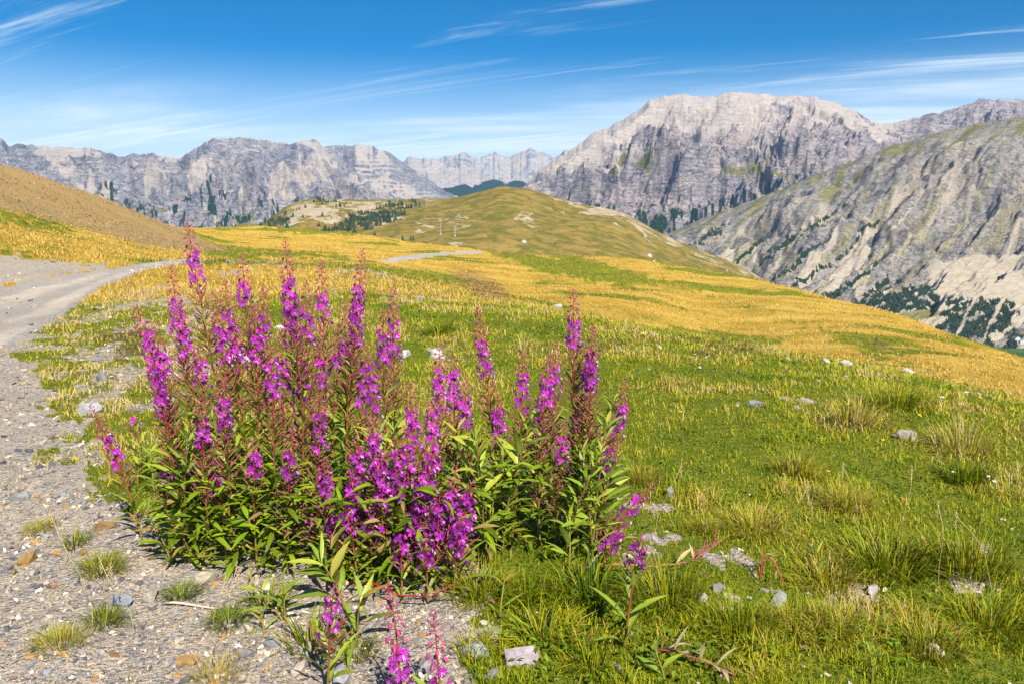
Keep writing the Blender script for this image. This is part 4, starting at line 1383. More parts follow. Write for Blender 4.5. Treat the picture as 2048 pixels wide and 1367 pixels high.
for args in [
    (1040, 1325, 86, 0.8, LGREY, 'large pale grey boulder at the bottom edge, right of the front fireweeds', 'boulder', 'rock', True),
    (948, 1306, 66, 0.9, LGREY, 'pale grey wedge rock just left of the large bottom boulder', 'rock', 'rock', True),
    (850, 1335, 60, 0.8, GREY, 'grey rock between the two front fireweed stalks', 'rock', 'rock', True),
    (680, 1362, 80, 0.7, LGREY, 'flat grey slab at the bottom edge left of the front stalks', 'rock', 'rock', True),
    (412, 1160, 52, 0.8, BEIGE, 'cream coloured rock at the shaded foot of the clump', 'rock', 'rock', True),
    (447, 1158, 26, 0.8, BROWN, 'small tan stone right beside the cream rock', 'stone', 'stone', False),
    (302, 1198, 44, 0.8, BEIGE, 'pale beige rock in the gravel left of the bleached stick', 'rock', 'rock', True),
    (245, 1208, 46, 0.8, BLUE_S, 'greenish grey flat rock left of the pale beige rock', 'rock', 'rock', True),
    (461, 1222, 32, 0.7, DGREY, 'dark grey square stone right of the bleached stick', 'stone', 'stone', False),
    (492, 1312, 40, 0.8, GREY, 'grey angular stone in the lower gravel below the tufts', 'stone', 'stone', True),
    (372, 1328, 46, 0.7, OCHRE, 'orange ochre rock in the gravel at the bottom left', 'rock', 'rock', True),
    (370, 1362, 34, 0.7, DGREY, 'dark flat stone below the ochre rock at the bottom edge', 'stone', 'stone', False),
    (297, 1030, 34, 0.8, OCHRE, 'orange stone under the leaning left fireweed', 'stone', 'stone', True),
    (210, 1057, 40, 0.55, BROWN, 'rusty brown long stone left of the leaning fireweed foot', 'stone', 'stone', True),
    (57, 1124, 40, 0.6, OCHRE, 'tan and grey wedge stone near the left edge', 'stone', 'stone', True),
    (28, 1118, 24, 0.6, DGREY, 'dark slate stone left of the tan wedge stone', 'stone', 'stone', False),
    (28, 1145, 26, 0.5, OCHRE, 'small flat orange stone below the dark slate stone', 'stone', 'stone', False),
    (88, 1072, 30, 0.6, LGREY, 'flat light grey stone beside the left grass patch', 'stone', 'stone', False),
    (44, 998, 34, 0.6, GREY, 'grey wedge stone with a dark right side near the left edge', 'stone', 'stone', True),
    (127, 992, 24, 0.7, BLUE_S, 'bluish upright stone in the mid left gravel', 'stone', 'stone', False),
    (77, 936, 24, 0.7, DGREY, 'dark blue grey stone alone in the upper left gravel', 'stone', 'stone', False),
    (107, 890, 22, 0.7, BLUE_S, 'blue grey stone on the gravel below the road verge', 'stone', 'stone', False),
    (106, 877, 20, 0.7, BROWN, 'brown stone touching the blue grey verge stone', 'stone', 'stone', False),
    (180, 826, 44, 0.8, LGREY, 'pale rock behind the tip of the leaning left fireweed', 'rock', 'rock', True),
    (186, 1145, 34, 0.9, BROWN, 'dark brown stone at the foot of the left grass tuft', 'stone', 'stone', False),
    (168, 1105, 30, 0.8, OCHRE, 'ochre stone behind the left grass tuft', 'stone', 'stone', False),
    (72, 1297, 30, 0.7, DGREY, 'dark bluish stone in the lower left gravel', 'stone', 'stone', False),
    (93, 1346, 30, 0.9, BLUE_S, 'rounded blue grey stone at the bottom left corner', 'stone', 'stone', False),
    (228, 1310, 28, 0.7, BROWN, 'reddish brown stone right of the bottom left tufts', 'stone', 'stone', False),
    (301, 1335, 16, 0.8, DGREY, 'little dark pebble left of the ochre rock', 'stone', 'stone', False),
    (1557, 1203, 26, 3.0, LGREY, 'weathered grey split slab leaning in the right hand grass', 'slab', 'rock', True, -35),
    (1300, 1080, 36, 0.7, LGREY, 'light grey block behind the fallen flower stalk', 'rock', 'rock', True),
    (1435, 1180, 40, 0.7, GREY, 'grey broken stone below the fallen pink stalk', 'stone', 'stone', True),
    (1400, 1200, 34, 0.6, LGREY, 'pale flat stone left of the broken grey stone', 'stone', 'stone', True),
    (1870, 1303, 34, 0.8, WHITE_S, 'white stone in the grass near the lower right corner', 'rock', 'rock', True),
    (1232, 1340, 34, 0.9, LGREY, 'pale stone in the short grass at the bottom, right of centre', 'rock', 'rock', True),
    (485, 722, 52, 0.7, WHITE_S, 'white rock glimpsed behind the tall left fireweeds', 'rock', 'rock', True),
    (560, 658, 20, 0.7, WHITE_S, 'small white rock between the tall central fireweeds', 'rock', 'rock', True),
    (812, 712, 34, 0.7, WHITE_S, 'white rock right of the double fireweed spike', 'rock', 'rock', True),
    (872, 712, 36, 0.7, WHITE_S, 'white rock behind the small fireweed bud tip', 'rock', 'rock', True),
    (1318, 698, 18, 0.8, WHITE_S, 'lone white rock on the knoll rim beyond the flowers', 'rock', 'rock', True),
    (1650, 726, 24, 0.6, WHITE_S, 'white rock on the golden slope, left of a pair', 'rock', 'rock', True),
    (1692, 730, 24, 0.6, WHITE_S, 'white rock on the golden slope, right of a pair', 'rock', 'rock', True),
    (1814, 748, 26, 0.6, WHITE_S, 'white rock low on the golden slope near the right', 'rock', 'rock', True),
    (1400, 736, 14, 0.7, WHITE_S, 'small white stone on the rim right of the lone rock', 'stone', 'stone', False),
    (1810, 875, 40, 0.6, BEIGE, 'flat beige stone slab in the right hand turf', 'rock', 'rock', True),
    (1610, 806, 28, 0.6, BEIGE, 'low pinkish stone in the turf under the knoll rim', 'rock', 'rock', True),
    (1512, 812, 34, 0.5, GREY, 'low grey stones in the turf left of the pinkish one', 'rock', 'rock', True),
    (1115, 617, 20, 0.6, LGREY, 'pale stone on the far grass above the right spikes', 'rock', 'rock', True),
    (1340, 990, 40, 0.5, GREY, 'grey stone in the bare patch right of the clump', 'rock', 'rock', True),
    (1745, 1185, 40, 0.6, LGREY, 'pale stone in the gravel patch under the big tufts', 'stone', 'stone', True),
    (1700, 1205, 30, 0.6, BEIGE, 'beige stone at the left of the right gravel patch', 'stone', 'stone', True),
    (205, 762, 40, 0.6, GREY, 'grey stones in the dry verge grass', 'rock', 'rock', True),
    (200, 782, 26, 0.6, DGREY, 'dark stone below the grey verge stones', 'stone', 'stone', False),
    (600, 1342, 54, 0.7, BEIGE, 'flat beige rock at the bottom edge left of the front stalks', 'rock', 'rock', True),
    (985, 1352, 40, 0.8, GREY, 'small grey rock tucked left of the large bottom boulder', 'rock', 'rock', True),
    (545, 1290, 38, 0.7, BLUE_S, 'blue grey rock in the gravel below the bushy seedling', 'rock', 'rock', True),
    (905, 1280, 34, 0.7, BEIGE, 'tan rock above the pale grey wedge rock', 'rock', 'rock', True),
    (72, 664, 16, 0.7, WHITE_S, 'white stone at the road edge', 'stone', 'stone', False),
    (122, 648, 14, 0.7, DGREY, 'dark stone at the road edge beside the first yellow flowers', 'stone', 'stone', False),
]:
    stone(*args)

rs_ = random.Random(5)
cnt = 0
while cnt < 230:
    u_ = rs_.random()
    if u_ < 0.72:
        px_, py_ = rs_.uniform(0, 560), rs_.uniform(900, 1360) ** 1
        if px_ > 260 and py_ < 1150:
            continue
    elif u_ < 0.85:
        px_, py_ = rs_.uniform(520, 1000), rs_.uniform(1240, 1362)
    elif u_ < 0.93:
        px_, py_ = rs_.choice([(1480, 1190), (1745, 1205), (1965, 1160), (1300, 1090)])
        px_ += rs_.uniform(-80, 80)
        py_ += rs_.uniform(-26, 26)
    else:
        px_, py_ = rs_.uniform(20, 330), rs_.uniform(600, 900)
    kind_ = rs_.choices(['grey', 'dark', 'ochre', 'white', 'beige'], [5, 3, 1.2, 1, 2.5])[0]
    sz_ = rs_.uniform(9, 24)
    if py_ < 900:
        where_ = 'on the dry verge below the road'
    elif px_ > 1600:
        where_ = 'in the bare patch under the big right tufts'
    elif px_ > 1100:
        where_ = 'in the bare patch right of the clump'
    elif px_ > 760:
        where_ = 'around the two front stalks at the bottom'
    elif px_ > 520:
        where_ = 'around the front left fireweed at the bottom'
    elif px_ > 300:
        where_ = 'near the bleached stick' if py_ < 1270 else 'near the ochre rock at the bottom'
    elif px_ > 150:
        where_ = 'beside the leaning fireweed' if py_ < 1080 else ('beside the upright green tuft' if py_ < 1220 else 'among the lower left tufts')
    else:
        where_ = 'high in the left gravel' if py_ < 1010 else ('near the tan wedge stone' if py_ < 1200 else 'in the bottom left corner')
    size_ = 'tiny' if sz_ < 13 else ('small' if sz_ < 19 else 'fist sized')
    stone(px_, py_, sz_, rs_.uniform(0.55, 0.95), {'grey': GREY, 'dark': DGREY, 'ochre': OCHRE, 'white': WHITE_S, 'beige': BEIGE}[kind_],
          '%s %s loose stone %s' % (size_, {'grey': 'grey', 'dark': 'dark slate', 'ochre': 'rusty orange', 'white': 'white', 'beige': 'beige'}[kind_], where_),
          group='small %s stones in the gravel' % kind_)
    cnt += 1

# bleached stick lying on the gravel
s = Soup()
pa, pb = hit(330, 1211), hit(437, 1222)
pts = []
for k in range(7):
    f = k / 6
    xx, yy = pa[0] + (pb[0] - pa[0]) * f, pa[1] + (pb[1] - pa[1]) * f + 0.006 * math.sin(f * 4)
    pts.append((xx, yy, gz(xx, yy) + 0.012 + 0.004 * math.sin(f * 7)))
s.tube(pts, [0.0045, 0.005, 0.0048, 0.0045, 0.004, 0.0035, 0.002], (0.62, 0.52, 0.40), 6)
link('stick', s.mesh('stick', M_STALK), label='bleached dry stick lying on the gravel', cat='stick')


# ------------------------------------------------------------------ grass tufts
def tuft_mesh(seed, n, hgt, spread, f_dry):
    rs = np.random.RandomState(seed)
    rr = spread * 0.33 * np.sqrt(rs.uniform(0, 1, n))
    az = rs.uniform(0, 6.28, n)
    x = rr * np.cos(az)
    y = rr * np.sin(az)
    h = hgt * rs.uniform(0.45, 1.15, n)
    lean = np.clip(0.2 + rr / (spread * 0.33) * 0.85 + rs.normal(0, 0.28, n), 0.03, 1.6)
    tip = pal_pick(np.clip(f_dry + rs.normal(0, 0.13, n), 0, 1), rs)
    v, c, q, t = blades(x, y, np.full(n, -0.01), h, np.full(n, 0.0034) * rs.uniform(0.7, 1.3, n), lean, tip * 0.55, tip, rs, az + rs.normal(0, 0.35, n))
    return np_mesh('grass_tuft', v, [q, t], dict(col=c), False, [M_GRASS])


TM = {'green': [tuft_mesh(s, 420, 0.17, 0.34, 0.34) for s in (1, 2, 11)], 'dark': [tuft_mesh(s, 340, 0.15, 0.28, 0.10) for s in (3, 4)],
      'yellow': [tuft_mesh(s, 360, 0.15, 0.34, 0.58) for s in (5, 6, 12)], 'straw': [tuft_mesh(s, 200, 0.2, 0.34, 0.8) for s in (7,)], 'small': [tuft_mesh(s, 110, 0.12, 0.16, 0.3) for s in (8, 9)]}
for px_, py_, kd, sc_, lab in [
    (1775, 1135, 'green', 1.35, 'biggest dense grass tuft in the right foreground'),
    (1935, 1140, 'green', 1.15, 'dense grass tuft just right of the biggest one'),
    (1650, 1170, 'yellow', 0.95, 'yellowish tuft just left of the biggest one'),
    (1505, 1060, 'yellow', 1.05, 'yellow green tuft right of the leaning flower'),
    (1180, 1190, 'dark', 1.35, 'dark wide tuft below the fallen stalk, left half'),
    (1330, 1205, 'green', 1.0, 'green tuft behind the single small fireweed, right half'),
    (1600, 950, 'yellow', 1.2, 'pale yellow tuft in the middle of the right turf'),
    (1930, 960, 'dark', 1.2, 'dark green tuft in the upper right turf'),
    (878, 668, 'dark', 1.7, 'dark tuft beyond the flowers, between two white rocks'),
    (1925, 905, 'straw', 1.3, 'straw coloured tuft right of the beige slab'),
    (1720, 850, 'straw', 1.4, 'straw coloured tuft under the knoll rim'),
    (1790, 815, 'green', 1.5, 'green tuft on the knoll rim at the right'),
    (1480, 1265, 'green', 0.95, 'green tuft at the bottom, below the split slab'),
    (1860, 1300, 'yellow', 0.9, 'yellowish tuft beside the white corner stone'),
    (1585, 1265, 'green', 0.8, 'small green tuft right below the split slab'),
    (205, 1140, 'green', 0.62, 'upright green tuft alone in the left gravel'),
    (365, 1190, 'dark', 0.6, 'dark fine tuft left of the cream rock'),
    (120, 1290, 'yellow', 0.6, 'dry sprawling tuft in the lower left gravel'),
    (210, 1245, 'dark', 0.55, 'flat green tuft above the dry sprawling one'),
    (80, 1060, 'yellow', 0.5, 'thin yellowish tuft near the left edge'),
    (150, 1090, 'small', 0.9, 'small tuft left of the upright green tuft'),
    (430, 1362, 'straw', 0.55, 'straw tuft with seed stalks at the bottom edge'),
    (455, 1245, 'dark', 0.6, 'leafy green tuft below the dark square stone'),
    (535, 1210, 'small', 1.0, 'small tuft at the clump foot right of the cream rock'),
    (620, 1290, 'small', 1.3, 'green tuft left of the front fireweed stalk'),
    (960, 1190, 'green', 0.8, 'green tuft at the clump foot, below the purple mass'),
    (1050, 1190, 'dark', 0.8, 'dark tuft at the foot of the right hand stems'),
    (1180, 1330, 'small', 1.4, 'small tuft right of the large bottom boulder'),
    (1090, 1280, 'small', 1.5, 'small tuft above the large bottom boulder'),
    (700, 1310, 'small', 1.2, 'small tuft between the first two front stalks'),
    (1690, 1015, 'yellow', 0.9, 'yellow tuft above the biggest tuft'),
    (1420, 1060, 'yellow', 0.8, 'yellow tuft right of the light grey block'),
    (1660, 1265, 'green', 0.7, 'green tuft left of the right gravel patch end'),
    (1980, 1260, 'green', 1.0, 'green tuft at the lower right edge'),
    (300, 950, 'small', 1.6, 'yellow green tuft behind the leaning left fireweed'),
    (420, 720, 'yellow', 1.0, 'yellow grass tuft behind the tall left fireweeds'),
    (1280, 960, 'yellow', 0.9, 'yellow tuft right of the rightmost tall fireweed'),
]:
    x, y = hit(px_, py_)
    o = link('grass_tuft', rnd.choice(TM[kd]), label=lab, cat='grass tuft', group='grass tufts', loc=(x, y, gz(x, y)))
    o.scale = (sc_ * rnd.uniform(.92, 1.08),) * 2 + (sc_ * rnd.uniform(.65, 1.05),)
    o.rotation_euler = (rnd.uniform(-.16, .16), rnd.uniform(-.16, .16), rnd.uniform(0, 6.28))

# dry seed stalks
for k, (px_, py_, hh, ln, lab) in enumerate([
    (485 - 300, 1270, 0.42, -0.12, 'long pale seed stalk rising from the lower left tufts'), (210, 1255, 0.22, 0.05, 'short pale seed stalk in the left gravel'),
    (265, 1280, 0.28, -0.1, 'thin pale seed stalk leaning left in the gravel'), (128, 1130, 0.16, 0.02, 'short stalk beside the left grass patch'),
    (182, 1060, 0.17, 0.03, 'short dry stalk below the leaning fireweed flowers'), (420, 1350, 0.30, 0.08, 'brown seed stalk at the bottom left of centre'),
    (455, 1345, 0.34, 0.06, 'taller brown seed stalk at the bottom left of centre'), (1310, 1090, 0.34, 0.12, 'long straw stalk arching beside the light grey block'),
    (1985, 1190, 0.3, -0.2, 'straw stalk bowing left at the right edge'), (1880, 1200, 0.36, -0.05, 'upright straw stalk between the two big tufts'),
    (1570, 1080, 0.24, 0.1, 'straw stalk right of the yellow green tuft'), (1720, 1090, 0.34, -0.12, 'straw stalk leaning left above the biggest tuft'),
    (1800, 1110, 0.36, 0.02, 'straw stalk standing in the biggest tuft'), (1930, 830, 0.35, 0.05, 'tall dry stalk on the knoll rim near the right'),
    (1640, 780, 0.4, 0.03, 'tall dry stalk on the knoll rim above the pinkish stone'), (1570, 770, 0.42, -0.04, 'dry stalk on the knoll rim left of the white pair'),
]):
    x, y = hit(px_, py_)
    z = gz(x, y)
    s = Soup()
    n_ = 7
    pts = [(ln * (q / (n_ - 1)) ** 2 * 0.8, 0.02 * math.sin(q), hh * q / (n_ - 1)) for q in range(n_)]
    s.tube(pts, [0.0011] * n_, (0.50, 0.40, 0.19), 4)
    root = link('dry_stalk', None, label=lab, cat='grass stalk', group='dry seed stalks', loc=(x, y, z))
    link('stem', s.mesh('stem', M_STALK), root)
    s = Soup()
    tx, ty, tz = pts[-1]
    for q in range(12):
        a_ = q * 2.4
        b0 = Vector((tx, ty, tz - 0.045 + q * 0.005))
        s.tube([b0, b0 + Vector((math.cos(a_) * 0.005, math.sin(a_) * 0.005, 0.008))], [0.0022, 0.0006], (0.60, 0.44, 0.22), 4)
    link('seed_head', s.mesh('seed_head', M_STALK), root)


# ------------------------------------------------------------------ fireweed
def leaf_mesh(seed, wid, droop, fold):
    rs = random.Random(seed)
    rows = [(0.0, 0.10), (0.16, 0.62), (0.36, 1.0), (0.60, 0.86), (0.82, 0.46), (1.0, 0.0)]
    v, f, c = [], [], []
    tw = rs.uniform(-0.25, 0.25)
    for i_, (t, k) in enumerate(rows):
        zc = 0.16 * math.sin(t * 1.6) - droop * t * t
        wv = wid * k
        ww = tw * t
        e = rs.uniform(-0.015, 0.015)
        for s_ in (-1, 0, 1):
            yy = s_ * wv
            v.append((t, yy * math.cos(ww), zc + abs(s_) * wv * fold + yy * math.sin(ww) + e * abs(s_)))
            c.append((1.0 if s_ == 0 else 0.0,) * 3)
    for i_ in range(len(rows) - 1):
        a = i_ * 3
        f += [(a, a + 1, a + 4, a + 3), (a + 1, a + 2, a + 5, a + 4)]
    s = Soup()
    s.add([Vector(q) for q in v], f, c)
    return s.mesh('leaf', M_LEAF)


LEAVES = [leaf_mesh(s, w_, d_, fo) for s, (w_, d_, fo) in enumerate([(0.070, 0.12, 0.3), (0.082, 0.28, 0.35), (0.060, 0.05, 0.25), (0.09, 0.42, 0.4), (0.072, 0.2, 0.2)])]
BROAD = [leaf_mesh(20 + s, w_, d_, fo) for s, (w_, d_, fo) in enumerate([(0.11, 0.2, 0.3), (0.13, 0.42, 0.3), (0.10, 0.1, 0.25)])]

PET1, PET2 = (0.44, 0.012, 0.45), (0.64, 0.06, 0.60)


def flower_mesh(seed):
    """four notched petals, four narrow sepals between them, pale stamens; faces +X"""
    rs = random.Random(seed)
    s = Soup()
    for k, a0 in enumerate((50, 130, 225, 315)):
        a = R(a0 + rs.uniform(-9, 9))
        ln = rs.uniform(0.85, 1.1)
        cup = rs.uniform(-0.1, 0.45)
        base, left, right, tl, tn, tr = [], None, None, None, None, None
        def pt(rad_, off, dx):
            yy = math.cos(a) * rad_ - math.sin(a) * off
            zz = math.sin(a) * rad_ + math.cos(a) * off
            return Vector((dx, yy, zz))
        P0 = [pt(0.06, 0, 0.0), pt(0.42 * ln, -0.30, cup * 0.35), pt(0.45 * ln, 0, cup * 0.3 - 0.06), pt(0.42 * ln, 0.30, cup * 0.35),
              pt(0.92 * ln, -0.36, cup * 0.9 + rs.uniform(-.08, .08)), pt(0.84 * ln, 0, cup * 0.7), pt(0.94 * ln, 0.34, cup * 0.9 + rs.uniform(-.08, .08))]
        s.add(P0, [(0, 1, 2), (0, 2, 3), (1, 4, 5, 2), (2, 5, 6, 3)], [PET2, PET1, PET2, PET1, PET1, PET2, PET1])
    for a0 in (0, 92, 180, 272):
        a = R(a0 + rs.uniform(-6, 6))
        d = Vector((0, math.cos(a), math.sin(a)))
        n_ = Vector((0, -math.sin(a), math.cos(a)))
        b = Vector((-0.06, 0, 0))
        s.add([b + d * 0.05 - n_ * 0.07, b + d * 0.05 + n_ * 0.07, b + d * 0.9 + Vector((0.1, 0, 0))], [(0, 1, 2)], (0.26, 0.012, 0.16))
    for k in range(6):
        a = rs.uniform(0, 6.28)
        e = Vector((0.55 + rs.uniform(-.1, .15), math.cos(a) * 0.26, math.sin(a) * 0.26 - 0.22))
        n_ = Vector((0, 0.035, 0.02))
        s.add([n_, -n_, e - n_ * 1.2, e + n_ * 1.2], [(0, 1, 2, 3)], [(0.6, 0.25, 0.55), (0.6, 0.25, 0.55), (0.80, 0.72, 0.74), (0.80, 0.72, 0.74)])
    return s.mesh('flower', M_PETAL, True)


FLOWERS = [flower_mesh(s) for s in range(5)]


def wilt_mesh(seed):
    """closing flower hanging under the open ones"""
    rs = random.Random(seed)
    s = Soup()
    for k in range(4):
        a = k * 1.57 + rs.uniform(-.3, .3)
        d = Vector((0, math.cos(a), math.sin(a)))
        n_ = Vector((0, -math.sin(a), math.cos(a)))
        s.add([Vector((0, 0, 0)), d * 0.25 - n_ * 0.22 + Vector((0.45, 0, 0)), d * 0.25 + n_ * 0.22 + Vector((0.45, 0, 0)), d * 0.12 + Vector((0.95, 0, 0))],
              [(0, 1, 2), (1, 3, 2)], (0.24, 0.02, 0.34))
    return s.mesh('flower', M_PETAL)


WILT = [wilt_mesh(s) for s in range(2)]


def orient(direction, roll=0.0):
    """matrix whose X axis is direction, Z as upright as it can be"""
    d = Vector(direction).normalized()
    up = Vector((0, 0, 1))
    yv = up.cross(d)
    if yv.length < 1e-3:
        yv = Vector((0, 1, 0))
    yv.normalize()
    zv = d.cross(yv)
    m = Matrix((d, yv, zv)).transposed()
    return m @ Matrix.Rotation(roll, 3, 'X')


def child(name, me, parent, loc, rot3, sc):
    o = bpy.data.objects.new(name, me)
    COL.objects.link(o)
    o.parent = parent
    o.matrix_local = Matrix.Translation(loc) @ rot3.to_4x4() @ Matrix.Diagonal((sc, sc, sc, 1))
    return o


FW_N = 0


def fireweed(tip_px, base_px, label, Lb=0.13, Lf=0.12, Lp=0.22, leaf=1.0, dense=1.0, dt=None, bend=0.25, flowers=True, name='fireweed', group='fireweeds of the clump',
             stem_col=((0.20, 0.16, 0.03), (0.30, 0.025, 0.05)), top_clear=0.0, leaf_set=None, fsize=0.0198, straw=False):
    global FW_N
    FW_N += 1
    rs = random.Random(100 + FW_N)
    bx_, by_ = hit(*base_px)
    b = Vector((bx_, by_, gz(bx_, by_) - 0.01))
    fdist = by_ * cp - (b.z - CAM_Z) * sp
    t = fdist + (rs.uniform(-0.10, 0.12) if dt is None else dt)
    tip = Vector(at(tip_px[0], tip_px[1], t)) - b
    L = tip.length
    Lb *= 1.12
    Lf *= 1.22
    root = link(name, None, label=label, cat='fireweed', group=group, loc=b)
    ctrl = Vector((tip.x * bend, tip.y * bend, tip.z * 0.55))
    wob = [rs.uniform(-1, 1) for _ in range(4)]

    def pos(s):
        q = (1 - s)
        p = ctrl * (2 * q * s) + tip * (s * s)
        wv = math.sin(s * math.pi) * 0.012 * L
        return p + Vector((wob[0] * math.sin(s * 5) * wv, wob[1] * math.sin(s * 4 + 1) * wv, 0))

    def tan(s):
        return (pos(min(s + 0.01, 1)) - pos(max(s - 0.01, 0))).normalized()

    def side(s, a):
        t_ = tan(s)
        e1 = t_.cross(Vector((0, 1, 0.13))).normalized()
        e2 = t_.cross(e1)
        return e1 * math.cos(a) + e2 * math.sin(a)
    n = 13
    so = Soup()
    c0, c1 = Vector(stem_col[0]), Vector(stem_col[1])
    so.tube([pos(k / (n - 1)) for k in range(n)], [0.0050 * (1 - 0.78 * k / (n - 1)) for k in range(n)],
            lambda f: tuple(c0.lerp(c1, min(1, max(0, (f - 0.12) * 2.2)))), 6)
    link('stem', so.mesh('stem', M_STALK), root)
    ga = rs.uniform(0, 6.28)
    k = 0
    if flowers:
        sb = Soup()
        d = 0.0
        while d < Lb:
            f = d / Lb
            s_ = 1 - d / L
            a = ga + k * 2.39996
            p = pos(s_)
            o_ = side(s_, a)
            t_ = tan(s_)
            ped = 0.004 + 0.020 * f ** 0.8
            e = p + o_ * ped + t_ * (0.006 * (1 - f) - 0.006 * f)
            dr = (o_ * 0.55 + Vector((0, 0, 1)) * (0.9 - 1.75 * min(1, f * 1.5))).normalized()
            ln = 0.007 + 0.015 * f
            wd = 0.0028 + 0.0036 * f
            cb = (0.36 + 0.14 * rs.random(), 0.04 + 0.04 * rs.random(), 0.13 + 0.08 * rs.random())
            if f > 0.12:
                sb.tube([p, e], [0.0007, 0.0007], (0.30, 0.05, 0.10), 3, False)
            sb.tube([e - dr * ln * 0.1, e + dr * ln * 0.3, e + dr * ln * 0.75, e + dr * ln], [wd * 0.4, wd, wd * 0.85, wd * 0.1], cb, 4, False)
            d += 0.0046 + 0.0030 * f
            k += 1
        link('bud_cluster', sb.mesh('bud_cluster', M_STALK), root, kind='stuff')
        sp_ = Soup()
        d = Lb
        while d < Lb + Lf:
            f = (d - Lb) / max(Lf, 1e-3)
            s_ = 1 - d / L
            a = ga + k * 2.39996
            o_ = side(s_, a)
            p = pos(s_)
            ped = rs.uniform(0.013, 0.022) + 0.012 * f
            e = p + o_ * ped + Vector((0, 0, rs.uniform(-0.006, 0.004) - 0.006 * f))
            sp_.tube([p, e], [0.0009, 0.0009], (0.30, 0.03, 0.10), 3, False)
            fd = (o_ + Vector((rs.uniform(-.3, .3), -0.25 + rs.uniform(-.3, .3), rs.uniform(-0.25, 0.25) - 0.25 * f))).normalized()
            if f > 0.85 and rs.random() < 0.6:
                child('flower', rs.choice(WILT), root, e, orient(fd + Vector((0, 0, -0.7))), fsize * rs.uniform(0.8, 1.1))
            else:
                child('flower', rs.choice(FLOWERS), root, e, orient(fd, rs.uniform(-0.5, 0.5)), fsize * rs.uniform(0.82, 1.15))
            d += rs.uniform(0.0075, 0.012)
            k += 1
        while d < Lb + Lf + Lp and d < L * 0.85:
            f = (d - Lb - Lf) / max(Lp, 1e-3)
            s_ = 1 - d / L
            a = ga + k * 2.39996
            o_ = side(s_, a)
            t_ = tan(s_)
            p = pos(s_)
            ln = rs.uniform(0.035, 0.055) + 0.025 * f
            dr = (o_ * rs.uniform(0.65, 0.95) + t_ * rs.uniform(0.5, 0.9)).normalized()
            cb = Vector((0.32, 0.045, 0.09)).lerp(Vector((0.24, 0.15, 0.05)), rs.random() * 0.65)
            e1 = p + o_ * 0.012
            sp_.tube([p, e1, e1 + dr * ln * 0.5, e1 + dr * ln + t_ * ln * 0.12], [0.0010, 0.0024, 0.0030, 0.0008], tuple(cb), 4, False)
            d += rs.uniform(0.0055, 0.009)
            k += 1
        link('seed_pod_cluster', sp_.mesh('seed_pod_cluster', M_STALK), root, kind='stuff')
        leaf_from = Lb + Lf + Lp * 0.45
    else:
        leaf_from = 0.006
    d = leaf_from
    ls = leaf_set or LEAVES
    while d < L * (1 - 0.06 - top_clear):
        f = (d - leaf_from) / max(L - leaf_from, 1e-3)
        s_ = 1 - d / L
        a = ga + k * 2.39996
        o_ = side(s_, a)
        t_ = tan(s_)
        p = pos(s_)
        ln = leaf * (0.066 + 0.078 * math.sin(min(f * 1.5 + 0.15, 1.6))) * rs.uniform(0.8, 1.2)
        if f > 0.85:
            ln *= 0.8
        up = rs.uniform(0.7, 1.35) * (1 - 0.65 * f)
        dr = (o_ + t_ * up + Vector((0, 0, -0.15 * f))).normalized()
        child('leaf', rs.choice(ls), root, p + o_ * 0.002, orient(dr, rs.uniform(-0.5, 0.5)), ln)
        d += (0.0105 + 0.013 * f) / dense * rs.uniform(0.8, 1.25)
        k += 1
    return root


